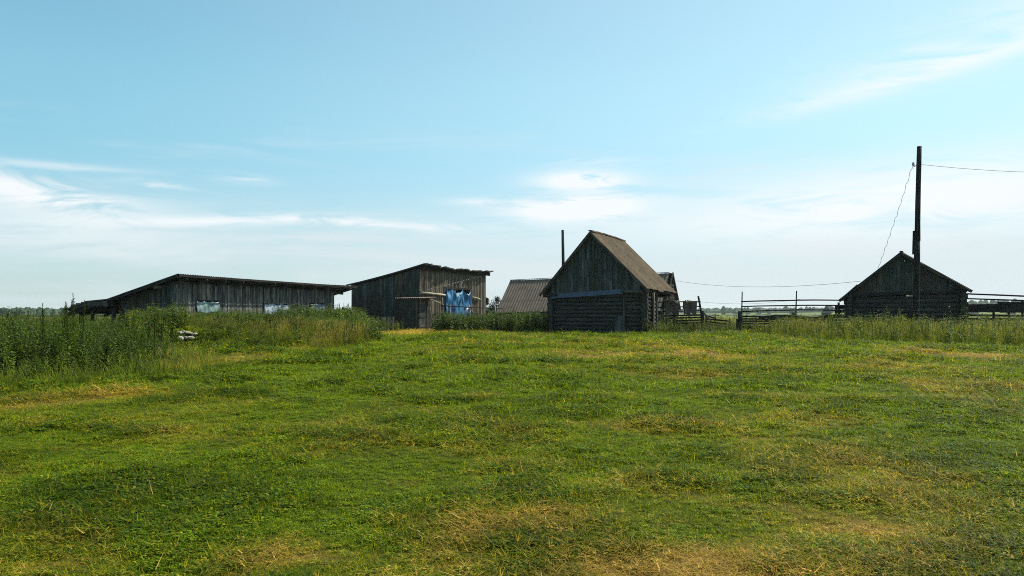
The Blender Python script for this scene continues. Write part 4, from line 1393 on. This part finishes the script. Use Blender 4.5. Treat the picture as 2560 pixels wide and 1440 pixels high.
# ------------------------------------------------------------------ scattering (geometry nodes, instances on points)
def scatter(name, label, pts, scale, idx_, dry, var, sources, tiltmax=0.15, kind='stuff'):
    n = len(pts)
    me = bpy.data.meshes.new(name)
    me.vertices.add(n)
    me.vertices.foreach_set('co', np.asarray(pts, dtype=np.float32).ravel())
    rot = np.stack([NR.uniform(-tiltmax, tiltmax, n), NR.uniform(-tiltmax, tiltmax, n), NR.uniform(0, 6.283, n)], 1).astype(np.float32)
    a = me.attributes.new('rot', 'FLOAT_VECTOR', 'POINT')
    a.data.foreach_set('vector', rot.ravel())
    for nm, arr in (('scl', scale), ('dry', dry), ('var', var)):
        a = me.attributes.new(nm, 'FLOAT', 'POINT')
        a.data.foreach_set('value', np.asarray(arr, dtype=np.float32))
    a = me.attributes.new('idx', 'INT', 'POINT')
    a.data.foreach_set('value', np.asarray(idx_, dtype=np.int32))
    me.update()
    o = bpy.data.objects.new(name, me)
    C.objects.link(o)
    col = bpy.data.collections.new(name + '_kinds')
    for s_ in sources:
        s_.name = '%s_kind_%02d' % (name, len(col.objects))
        col.objects.link(s_)
    ng = bpy.data.node_groups.new(name + '_scatter', 'GeometryNodeTree')
    ng.interface.new_socket('Geometry', in_out='INPUT', socket_type='NodeSocketGeometry')
    ng.interface.new_socket('Geometry', in_out='OUTPUT', socket_type='NodeSocketGeometry')
    N, Lk = ng.nodes, ng.links
    gi, go = N.new('NodeGroupInput'), N.new('NodeGroupOutput')
    ci = N.new('GeometryNodeCollectionInfo')
    ci.inputs[0].default_value = col
    ci.inputs['Separate Children'].default_value = True
    ci.inputs['Reset Children'].default_value = True
    ip = N.new('GeometryNodeInstanceOnPoints')
    ip.inputs['Pick Instance'].default_value = True

    def attr(nm, typ):
        nd = N.new('GeometryNodeInputNamedAttribute')
        nd.data_type = typ
        nd.inputs[0].default_value = nm
        return nd.outputs[0]
    Lk.new(gi.outputs[0], ip.inputs['Points'])
    Lk.new(ci.outputs[0], ip.inputs['Instance'])
    Lk.new(attr('idx', 'INT'), ip.inputs['Instance Index'])
    e2r = N.new('FunctionNodeEulerToRotation')
    Lk.new(attr('rot', 'FLOAT_VECTOR'), e2r.inputs[0])
    Lk.new(e2r.outputs[0], ip.inputs['Rotation'])
    Lk.new(attr('scl', 'FLOAT'), ip.inputs['Scale'])
    Lk.new(ip.outputs[0], go.inputs[0])
    md = o.modifiers.new('scatter', 'NODES')
    md.node_group = ng
    return tag(o, label, None, None, kind)


def on_ground(x, y, dz=0.0):
    return np.stack([x, y, gz(x, y) + dz], 1)


BLD = [  # footprints kept free of plants: origin, angle, local box
    ((-18.1, 42.0), -17.6, (-6.2, 1.5, -0.1, 16.9)), ((-7.0, 59.0), -25.2, (-6.3, 0.2, -0.1, 11.2)), ((-7.0, 59.0), -25.2, (-0.55, 1.2, -2.0, 0.0)),
    ((4.75, 48.0), -24.8, (-3.0, 3.5, 0.2, 7.2)), ((22.2, 45.0), -28.0, (-3.0, 3.3, 0.1, 6.4)), ((-0.08, 80.0), -25.0, (-0.2, 16.8, -3.2, 3.2))]


def free(x, y):
    ok = np.ones(len(x), bool)
    for (ox, oy), an, (a, b_, c_, d_) in BLD:
        ca, sa = math.cos(rad(an)), math.sin(rad(an))
        lx = (x - ox) * ca + (y - oy) * sa
        ly = -(x - ox) * sa + (y - oy) * ca
        ok &= ~((lx > a) & (lx < b_) & (ly > c_) & (ly < d_))
    return ok


def in_poly(x, y, poly):
    ins = np.zeros(len(x), bool)
    n = len(poly)
    for i in range(n):
        x0_, y0_ = poly[i]
        x1_, y1_ = poly[(i + 1) % n]
        c = ((y0_ > y) != (y1_ > y)) & (x < (x1_ - x0_) * (y - y0_) / (y1_ - y0_ + 1e-9) + x0_)
        ins ^= c
    return ins


def poly_pts(poly, density, jitter_edge=0.35):
    xs, ys = [p[0] for p in poly], [p[1] for p in poly]
    ar = (max(xs) - min(xs)) * (max(ys) - min(ys))
    n = int(ar * density)
    x = NR.uniform(min(xs), max(xs), n)
    y = NR.uniform(min(ys), max(ys), n)
    jx = x + jitter_edge * 2 * (fbm(x * 0.9, y * 0.9, 91, 3) - 0.5) * 2
    jy = y + jitter_edge * 2 * (fbm(x * 0.9, y * 0.9, 97, 3) - 0.5) * 2
    ok = in_poly(jx, jy, poly) & free(x, y)
    return x[ok], y[ok]


NETTLE_POLY = [(-26, 17), (-17, 15.6), (-11.6, 16.7), (-9.4, 17.3), (-8.5, 19.6), (-9.6, 22.5), (-12.3, 26.8), (-13.2, 30.5), (-18.5, 38), (-30, 40)]
MOUND_POLY = [(-12.3, 25.4), (-10.0, 26.3), (-7.6, 27.5), (-5.7, 30.2), (-5.4, 32.6), (-6.6, 36), (-7.8, 42), (-8.4, 48), (-8.6, 53), (-12.0, 58), (-18.2, 41.5), (-14, 31)]
RIGHT_POLY = [(15.0, 47.6), (13.6, 42), (14.6, 36), (17.2, 32.5), (21, 30), (34, 27), (40, 44), (26, 45.5)]
LAWN_MAX = 62.0


def frustum_pts(y0, y1, dens, pad=2.5):
    n = int(dens * ((0.67 * (y0 + y1) / 2 + pad) * 2) * (y1 - y0))
    y = NR.uniform(y0, y1, n)
    hw = 0.67 * y + pad
    keep = NR.random(n) < hw / (0.67 * y1 + pad)
    y = y[keep]
    x = NR.uniform(-1, 1, len(y)) * (0.67 * y + pad)
    return x, y


# mown lawn, three distance belts with bigger tufts farther out
kinds_near = [tuft(24, 0.085, 0.035, 0.095, 0.0062, 1.45, 3, 'grass_blade', 0.25) for _ in range(5)] + [tuft(16, 0.06, 0.06, 0.12, 0.0066, 1.1, 3, 'grass_blade', 0.1) for _ in range(2)] + [clover(16, 0.08, 0.04) for _ in range(2)] + [straw(10, 0.10, 0.06, 0.16, 0.005) for _ in range(3)]
Xs, Ys, Ss = [], [], []
for y0, y1, dens, s0 in ((2.5, 6.5, 720, 0.82), (6.5, 10, 520, 0.88), (10, 15, 270, 1.12), (15, 22, 95, 1.6), (22, 34, 40, 2.3), (34, LAWN_MAX, 20, 2.9)):
    x, y = frustum_pts(y0, y1, dens)
    Xs.append(x)
    Ys.append(y)
    Ss.append(np.full(len(x), s0) * NR.uniform(0.7, 1.3, len(x)))
x, y, s_ = np.concatenate(Xs), np.concatenate(Ys), np.concatenate(Ss)
dr = dryness(x, y)
ok = free(x, y) & (~((dr > 0.8) & (NR.random(len(x)) < 0.2)))
x, y, s_, dr = x[ok], y[ok], s_[ok], dr[ok]
lush = fbm(x * 0.8, y * 0.8, 61, 4)
s_ = s_ * (0.58 + 0.95 * ss(0.35, 0.72, lush)) * (1 - 0.25 * dr)
u_ = NR.random(len(x))
ix = np.where(u_ < 0.62, NR.integers(0, 5, len(x)), np.where(u_ < 0.75, NR.integers(5, 7, len(x)), NR.integers(7, 9, len(x))))
ix = np.where((NR.random(len(x)) < 0.10 + 0.75 * dr) & (u_ < 0.9), NR.integers(9, 12, len(x)), ix)
ix = np.where((ix >= 9) & (dr < 0.12) & (NR.random(len(x)) < 0.6), 2, ix)
var = np.clip(0.25 + 0.9 * fbm(x * 1.7, y * 1.7, 71, 3) - 0.45 * ss(0.45, 0.72, lush) + NR.normal(0, 0.2, len(x)), 0, 1)
scatter('lawn_grass', 'short mown meadow grass with dried cut stalks', on_ground(x, y), s_, ix, np.clip(dr * NR.choice([0.55, 0.95, 1.1, 1.3], len(x)) + (ix >= 9) * 0.22 + NR.normal(0, .12, len(x)), 0, 1.2), var, kinds_near)

# single long stalks left lying on the mown grass
x, y = frustum_pts(3.5, 20, 3.5)
scatter('cut_stalks', 'long pale cut grass stalks lying loose on the lawn', on_ground(x, y, 0.02), NR.uniform(.8, 1.6, len(x)), NR.integers(0, 3, len(x)), NR.uniform(.35, 1.1, len(x)), NR.random(len(x)), [straw(2, 0.05, 0.12, 0.24, 0.0045) for _ in range(3)], 0.08)

# nettle thicket on the left
x, y = poly_pts(NETTLE_POLY, 24, 0.7)
front = y < 30
keep = front | (NR.random(len(x)) < 0.45)
x, y = x[keep], y[keep]
hf = (0.66 + 0.42 * fbm(x * 0.5, y * 0.5, 101, 3) + NR.normal(0, 0.08, len(x))) * (1 - 0.13 * ss(21, 25, y)) * np.clip((1.62 - gz(x, y)) / 1.32, 0.3, 1)
keep = NR.random(len(x)) > 0.45 * ss(0.55, 0.75, fbm(x * 1.1, y * 1.1, 107, 2))
x, y, hf = x[keep], y[keep], hf[keep]
edge = sum(in_poly(x + 1.3 * math.cos(q_), y + 1.3 * math.sin(q_), NETTLE_POLY).astype(float) for q_ in np.arange(0, 6.28, 0.785)) / 8.0
hf = hf * (0.50 + 0.50 * ss(0.45, 1.0, edge + 0.25 * (fbm(x, y, 109, 2) - 0.5))) * NR.uniform(0.8, 1.12, len(x))
kn = [nettle(R.uniform(1.05, 1.4), 1.0, R.uniform(0.75, 1.3)) for _ in range(6)] + [umbel_plant(1.35) for _ in range(2)] + [mugwort(1.4) for _ in range(2)] + [tallgrass(20, 0.2, 0.7, 1.3, 0.3, 0.009) for _ in range(2)]
u_ = NR.random(len(x))
ix = np.where(u_ < 0.90, NR.integers(0, 6, len(x)), np.where(u_ < 0.965, NR.integers(6, 10, len(x)), NR.integers(10, 12, len(x))))
scatter('nettle_thicket', 'dense dark green nettle thicket taking up the left side', on_ground(x, y), hf, ix, NR.uniform(0, 0.15, len(x)) + 0.25 * (NR.random(len(x)) < 0.06), np.clip(fbm(x * .7, y * .7, 111, 3) + NR.normal(0, .15, len(x)), 0, 1), kn, 0.30)
# grass fringe in front of the thicket
FR = [(-26, 14.8), (-15, 13.9), (-10.6, 15.3), (-8.0, 16.6), (-7.3, 19.5), (-8.2, 22.5), (-10.8, 26.0), (-12.5, 27), (-9.6, 22.5), (-8.9, 19.6), (-9.6, 17.8), (-12, 17.2), (-17, 16.4), (-26, 17.8)]
x, y = poly_pts(FR, 22)
kt_low = [tallgrass(16, 0.14, 0.20, 0.42, 0.06, 0.008) for _ in range(4)]
dr = np.clip(dryness(x, y) * 0.7 + NR.normal(0, .1, len(x)), 0, 1)
scatter('fringe_grass', 'rank uncut grass along the foot of the nettle thicket', on_ground(x, y), NR.uniform(.6, 1.7, len(x)) * (0.6 + 0.8 * fbm(x, y, 151, 2)), NR.integers(0, 4, len(x)), dr, NR.random(len(x)), kt_low, 0.2)

# tall grass and weeds on the mound before the long shed
x, y = poly_pts(MOUND_POLY, 20, 0.5)
gapst = (x / y > -0.432) & (x / y < -0.392) & (y < 28.9) & (y > 23.0)
lowm = np.where(gapst, 0.42, 1.0)
yel = ss(0.42, 0.62, fbm(x * 0.33 + 2, y * 0.25, 121, 3)) * (1 - ss(30.5, 32.5, y))
yel = np.clip(yel + 1.0 * np.exp(-(((x + 8.8) / 1.0) ** 2 + ((y - 30.5) / 1.6) ** 2)) + 0.8 * np.exp(-(((x + 6.9) / 1.4) ** 2 + ((y - 31.2) / 0.8) ** 2)) + .5 * np.exp(-(((x + 10.8) / 1.0) ** 2 + ((y - 31) / 1.6) ** 2)), 0, 1)
kt = [tallgrass(26, 0.16, 0.40, 0.85, 0.35) for _ in range(5)] + [nettle(0.85, 1.0, 1.3) for _ in range(4)] + [umbel_plant(0.95) for _ in range(2)]
u_ = NR.random(len(x))
herb = np.where(y > 31.5, 0.85, 0.35) * (1 - 0.75 * yel)
ix = np.where(u_ < herb, NR.integers(5, 9, len(x)), NR.integers(0, 5, len(x)))
ix = np.where((NR.random(len(x)) < 0.06) & (yel < 0.5), NR.integers(9, 11, len(x)), ix)
edge = 0.45 + 0.55 * ss(26.4, 30.5, y)
sc = (0.40 + 0.62 * fbm(x * .5, y * .5, 131, 3)) * (1 + 0.12 * (y > 31.5)) * edge * lowm * NR.uniform(.8, 1.2, len(x)) * (1 + 0.45 * ss(40, 46, y))
scatter('mound_weeds', 'tall yellow green grass and weeds on the bank before the long shed', on_ground(x, y), sc, ix, np.clip(0.09 + 0.36 * yel + NR.normal(0, .1, len(x)), 0, 1), np.clip(fbm(x * .8, y * .8, 141, 3) + NR.normal(0, .15, len(x)), 0, 1), kt, 0.15)


def weed_patch(name, label, poly, dens, s0, s1, herbf, dry0, seed, var0=0.5, umb=0.05, mug=0.04, edge=0.35):
    x, y = poly_pts(poly, dens, edge)
    src = [nettle(1.0, 1.0, 1.35) for _ in range(4)] + [tallgrass(24, 0.18, 0.45, 0.95, 0.35, 0.009) for _ in range(4)] + [umbel_plant(1.1) for _ in range(2)] + [mugwort(1.2) for _ in range(2)]
    u_ = NR.random(len(x))
    ix = np.where(u_ < herbf, NR.integers(0, 4, len(x)), NR.integers(4, 8, len(x)))
    v_ = NR.random(len(x))
    ix = np.where(v_ < umb, NR.integers(8, 10, len(x)), ix)
    ix = np.where(v_ > 1 - mug, NR.integers(10, 12, len(x)), ix)
    sc = (s0 + (s1 - s0) * np.clip(1.6 * fbm(x * .6, y * .6, seed, 3) - 0.3, 0, 1)) * NR.uniform(.85, 1.15, len(x))
    return scatter(name, label, on_ground(x, y), sc, ix, np.clip(dry0 + 0.5 * (fbm(x * .4, y * .4, seed + 5, 3) - 0.5) + NR.normal(0, .08, len(x)), 0, 1), np.clip(var0 - 0.5 + fbm(x * .8, y * .8, seed + 9, 3) + NR.normal(0, .15, len(x)), 0, 1), src, 0.15)


weed_patch('weeds_by_tarp', 'dense nettles between the blue tarp barn and the log hut', [(WX(1088, 53), 53), (WX(1385, 49.0), 49.0), (WX(1380, 57), 57), (WX(1240, 60), 60), (-3.2, 59.4), (-5.2, 57.0)], 12, 1.05, 1.40, 0.85, 0.14, 201)
weed_patch('weeds_at_shed_corner', 'lush nettles growing at the right end of the long shed', [(WX(735, 41), 41), (WX(880, 42), 42), (WX(905, 47), 47), (WX(893, 55), 55), (-12.9, 58), (-14.2, 52), (-13.6, 45)], 11, 1.2, 1.55, 0.92, 0.02, 211, 0.75)
weed_patch('weeds_before_barn', 'tangled weeds along the shaded side of the tarp barn', [(WX(880, 50), 50), (WX(1003, 52.5), 52.5), (WX(1010, 56.5), 56.5), (-8.2, 58.5), (-12.0, 60.6), (WX(885, 59), 59)], 7, 0.5, 1.0, 0.7, 0.22, 221)
weed_patch('weeds_before_gable', 'bushy weeds rising before the end wall of the long shed', [(WX(318, 26), 26), (WX(440, 25.5), 25.5), (WX(480, 30.5), 30.5), (WX(455, 35), 35), (WX(330, 35), 35)], 13, 0.70, 1.08, 0.7, 0.14, 291, 0.75, 0.16, 0.04)
weed_patch('weeds_right', 'tall pale green weeds and grass before the gabled hut', RIGHT_POLY, 22, 0.42, 1.20, 0.10, 0.20, 231, 0.95, 0.16, 0.06, 0.6)
weed_patch('weeds_by_fence', 'low weeds along the rail fences and gate', [(WX(1608, 46.2), 46.2), (WX(1720, 47.6), 47.6), (WX(1835, 46.5), 46.5), (WX(1960, 45.5), 45.5), (WX(2110, 43), 43), (WX(2125, 47.2), 47.2), (WX(1980, 49.8), 49.8), (WX(1770, 51.8), 51.8), (WX(1640, 53), 53)], 12, 0.40, 0.90, 0.6, 0.16, 241)
weed_patch('weeds_under_rack', 'bushy dark weeds under the hanging rags', [(WX(1636, 50.2), 50.2), (WX(1735, 50.2), 50.2), (WX(1725, 53), 53), (WX(1640, 53.5), 53.5)], 14, 0.7, 1.10, 0.9, 0.08, 251, 0.4)
weed_patch('weeds_at_hut_foot', 'short weeds at the foot of the log hut', [(1.9, 48.6), (7.6, 46.0), (7.9, 46.5), (2.2, 49.4)], 9, 0.10, 0.28, 0.6, 0.12, 261)
weed_patch('meadow_weeds', 'uncut yellow green meadow beyond the fences', [(6, 57), (14, 52.5), (24, 54), (34, 48), (60, 52), (70, 110), (10, 110), (6, 80)], 1.7, 0.7, 1.15, 0.15, 0.42, 271, 0.7)
weed_patch('weeds_behind_left', 'uncut weeds behind the thicket on the far left', [(-60, 42), (-30, 39), (-24.5, 44), (-24, 62), (-9.8, 62), (-5, 72), (-30, 100), (-80, 100)], 1.6, 0.8, 1.25, 0.5, 0.2, 281)


# ------------------------------------------------------------------ single plants one can point to
def herb_thing(name, label, cat, x, y, h, kindf, group=None, dry=0.1):
    o = thing(name, label, cat, (x, y, g1(x, y)), 0, group)
    st, lv = Leaves(), Leaves()
    src = kindf(h)
    me = src.data
    me.name = 'foliage'
    ob = bpy.data.objects.new('foliage', me)
    C.objects.link(ob)
    ob.parent = o
    bpy.data.objects.remove(src)
    rod('stem', o, (0, 0, -0.05), (0, 0, h * 0.55), 0.008, 0.005, 'herb_stem', 5)
    return o


simple('herb_stem', (0.05, 0.075, 0.02), (0.09, 0.12, 0.035), 9.0, 0.8, 0.0)
for px_, py, lab in ((184, 734, 'tallest dark mugwort spike standing against the sky above the nettles'), (155, 755, 'leaning mugwort spike just left of the tallest one'),
                     (172, 758, 'shorter mugwort spike crowded beside the tallest one'), (203, 752, 'thin mugwort spike right of the tallest, before the lean-to'), (108, 760, 'dark bushy weed top standing alone against the sky left of the mugwort spikes')):
    Y = 19.0 + R.uniform(0, 0.6)
    x = WX(px_, Y)
    herb_thing('mugwort', lab, 'weed', x, Y, WZ(py, Y) - g1(x, Y), mugwort, 'mugwort spikes above the thicket')
for px_, py, lab in ((22, 770, 'umbel flowered weed at the far left edge of the thicket'), (38, 768, 'umbel flowered weed second from the left edge'), (385, 756, 'tall yellow green umbel weed before the shed gable'),
                     (365, 764, 'lower umbel weed left of the tall yellow green one'), (402, 763, 'umbel weed right of the tall yellow green one'), (430, 770, 'single umbel weed before the corner of the long shed')):
    Y = 20.0 + R.uniform(0, 1.5)
    x = WX(px_, Y)
    herb_thing('umbel_weed', lab, 'weed', x, Y, WZ(py, Y) - g1(x, Y), lambda h: umbel_plant(h, 9), 'umbel weeds above the thicket')
for px_, py, lab in ((847, 757, 'slender weed spike in the gap between shed and barn, left one'), (862, 758, 'slender weed spike in the gap between shed and barn, next to the barn')):
    x = WX(px_, 50)
    herb_thing('mugwort', lab, 'weed', x, 50, WZ(py, 50) - g1(x, 50), mugwort, 'weeds in the gap between shed and barn')


def burdock(h):
    L = Leaves()
    for k in range(9):
        a = R.uniform(0, 6.28)
        t_ = Vector((math.cos(a) * 0.42 * h * R.uniform(.4, 1), math.sin(a) * 0.42 * h * R.uniform(.4, 1), h * R.uniform(.5, 1)))
        L.stem((0, 0, 0), t_, 0.012)
        for j in range(26):
            p = t_ * R.uniform(0.35, 1.0)
            L.leaf(p, R.uniform(0, 6.28), R.uniform(-.3, .9), R.uniform(.07, .17), R.uniform(.05, .10), 0.25, 0.6)
    return L.src('burdock', ['herb_leaf'])


for px_, py, Y, lab in ((2232, 768, 41.5, 'leafy burdock bush left of the utility pole foot'), (2385, 757, 42.0, 'leafy burdock bush at the right corner of the gabled hut'), (2352, 772, 42.0, 'smaller burdock bush between pole and right hut corner'),
                        (2130, 775, 44.0, 'spindly weed bush at the left corner of the gabled hut'), (1616, 795, 46.0, 'spindly leafy sapling at the right foot of the log hut'), (1668, 778, 50.6, 'round leafy bush under the hanging rags'), (1690, 786, 50.4, 'low leafy bush before the rack fence')):
    x = WX(px_, Y)
    for k in range(1):
        herb_thing('burdock_bush', lab, 'bush', x, Y, WZ(py, Y) - g1(x, Y), burdock, 'leafy bushes by huts and fences')


# ------------------------------------------------------------------ trees
def tree(name, label, x, y, h, wd, conifer, group=None, n=1500, mat='pine_leaf'):
    z = g1(x, y)
    o = thing(name, label, 'tree', (x, y, z), 0, group)
    rod('trunk', o, (0, 0, -0.1), (R.uniform(-.02, .02) * h, 0, h * 0.92), 0.02 * h, 0.005 * h, 'bark', 7, 0.02)
    L = Leaves()
    cl = []
    for k in range(16):
        q = R.uniform(0.18, 0.98)
        prof = (1 - q) ** 0.8 * 1.05 if conifer else math.sin(min(1, q * 1.05) * math.pi) ** 0.6
        a = R.uniform(0, 6.28)
        cl.append((Vector((math.cos(a), math.sin(a), 0)) * wd * 0.36 * prof + Vector((0, 0, h * q)), wd * 0.22 * (0.5 + prof)))
    for _ in range(n * 2):
        c, r = R.choice(cl)
        d = Vector((R.gauss(0, 1), R.gauss(0, 1), R.gauss(0, 0.9))) * r * 0.55
        s_ = 0.06 * h
        L.leaf(c + d, R.uniform(0, 6.28), R.uniform(-0.5, 1.1), s_ * R.uniform(.7, 1.3), s_ * 0.45, 0.3, 0.4)
    ob = bpy.data.objects.new('crown', L.mesh('crown', [mat]))
    C.objects.link(ob)
    ob.parent = o
    return o


Yt = 110.0
for px_, py, wpx, con, lab in ((1216, 742, 22, True, 'narrow dark conifer behind the right edge of the tarp barn'), (1240, 741, 34, False, 'bushy dark tree between tarp barn and slate roofed barn'),
                               (1256, 752, 20, False, 'small dark tree touching the slate roof edge'), (852, 768, 16, True, 'far small conifer in the gap between shed and barn')):
    x = WX(px_, Yt)
    tree('tree', lab, x, Yt + R.uniform(-2, 2), WZ(py, Yt) - G, wpx / FPX * Yt, con, 'dark trees behind the barns')

# pointed little hut far in the meadow
th = thing('meadow_hut', 'tiny grey pointed hut far out in the meadow behind the rail fence', 'hut', (WX(2066, 170), 170.0, g1(WX(2066, 170), 170)))
vwall(th, (-0.75, -0.75), (0.75, -0.75), -0.3, lambda s: 1.5, 0.3, 0.03, 'wood_bluegrey')
vwall(th, (0.75, -0.75), (0.75, 0.75), -0.3, lambda s: 1.5, 0.3, 0.03, 'wood_bluegrey')
vwall(th, (-0.75, 0.75), (-0.75, -0.75), -0.3, lambda s: 1.5, 0.3, 0.03, 'wood_bluegrey')
vwall(th, (0.75, 0.75), (-0.75, 0.75), -0.3, lambda s: 1.5, 0.3, 0.03, 'wood_bluegrey')
mesh_obj('roof', [(-0.85, -0.85, 0), (0.85, -0.85, 0), (0.85, 0.85, 0), (-0.85, 0.85, 0), (-0.15, 0, 1.65), (0.15, 0, 1.65)], [(0, 1, 5, 4), (1, 2, 5), (2, 3, 4, 5), (3, 0, 4), (3, 2, 1, 0)], 'slate_dark', th, (0, 0, 1.45))


# far woods: one mass of crowns
def woods(name, label, spots, mat='far_trees'):
    vs, fs = [], []
    for (x, y, h, wd) in spots:
        z = g1(x, y) - 0.5
        b0 = len(vs)
        con = R.random() < 0.45
        rings = ((0.0, 0.55), (0.35, 1.0), (0.7, 0.62 if con else 0.85), (0.9, 0.22 if con else 0.5))
        for q_, s_ in rings:
            for i in range(6):
                a = 2 * math.pi * i / 6 + q_
                rr = wd * 0.5 * s_ * R.uniform(0.8, 1.2)
                vs.append((x + rr * math.cos(a), y + rr * math.sin(a), z + h * q_ + R.uniform(-.03, .03) * h))
        vs.append((x, y, z + h))
        for r_ in range(3):
            for i in range(6):
                j = (i + 1) % 6
                fs.append((b0 + r_ * 6 + i, b0 + r_ * 6 + j, b0 + r_ * 6 + 6 + j, b0 + r_ * 6 + 6 + i))
        for i in range(6):
            fs.append((b0 + 18 + i, b0 + 18 + (i + 1) % 6, b0 + 24))
    return tag(mesh_obj(name, vs, fs, mat), label, None, None, 'stuff')


sp = []
for _ in range(3200):
    x = R.uniform(-1500, 1700)
    y = R.uniform(1150, 1420)
    sp.append((x, y, R.uniform(4.5, 8.5) + 2.0 * float(vnoise(x * 0.012, 3.3, 5)), R.uniform(7, 12)))
woods('far_woods', 'blue hazed wood along the horizon', sp)
sp = []
for _ in range(520):
    x = R.gauss(640, 150)
    y = R.gauss(900, 110)
    sp.append((x, y, R.uniform(7, 11), R.uniform(6, 10)))
woods('hill_woods', 'wood on the low hill at the far right', sp)
sp = []
for _ in range(260):
    x = R.uniform(-260, -150)
    y = R.uniform(330, 370)
    sp.append((x, y, 3.2 + 2.2 * float(vnoise(x * 0.09, 1.3, 15)) + R.uniform(-.5, .5), R.uniform(2.5, 4)))
woods('left_woods', 'dark treeline low behind the nettles on the far left', sp)
sp = []
for _ in range(260):
    x = R.uniform(20, 420)
    y = R.uniform(520, 640)
    if vnoise(x * 0.02, y * 0.02, 33) > 0.5:
        sp.append((x, y, R.uniform(1.2, 2.2), R.uniform(5, 10)))
woods('scrub_belt', 'low scrub belt in the middle of the meadow', sp)

# ------------------------------------------------------------------ air
hz = bpy.data.materials.new('haze_air')
hz.use_nodes = True
hz.node_tree.nodes.clear()
t = NT(hz.node_tree)
out = t.node('ShaderNodeOutputMaterial')
pv = t.node('ShaderNodeVolumePrincipled')
pv.inputs['Color'].default_value = (0.86, 0.93, 1.0, 1)
pv.inputs['Density'].default_value = 0.00013
pv.inputs['Anisotropy'].default_value = 0.2
t.l.new(pv.outputs[0], out.inputs['Volume'])
X_, Y0_, Y1_, Z0_, Z1_ = 5200, -400, 6300, -3.0, 30.0
v = [(-X_, Y0_, Z0_), (X_, Y0_, Z0_), (X_, Y1_, Z0_), (-X_, Y1_, Z0_), (-X_, Y0_, Z1_), (X_, Y0_, Z1_), (X_, Y1_, Z1_), (-X_, Y1_, Z1_)]
MATS['haze_air'] = hz
hb = mesh_obj('haze', v, [(0, 3, 2, 1), (4, 5, 6, 7), (0, 1, 5, 4), (1, 2, 6, 5), (2, 3, 7, 6), (3, 0, 4, 7)], 'haze_air')
tag(hb, 'thin summer haze over the whole place', None, None, 'stuff')
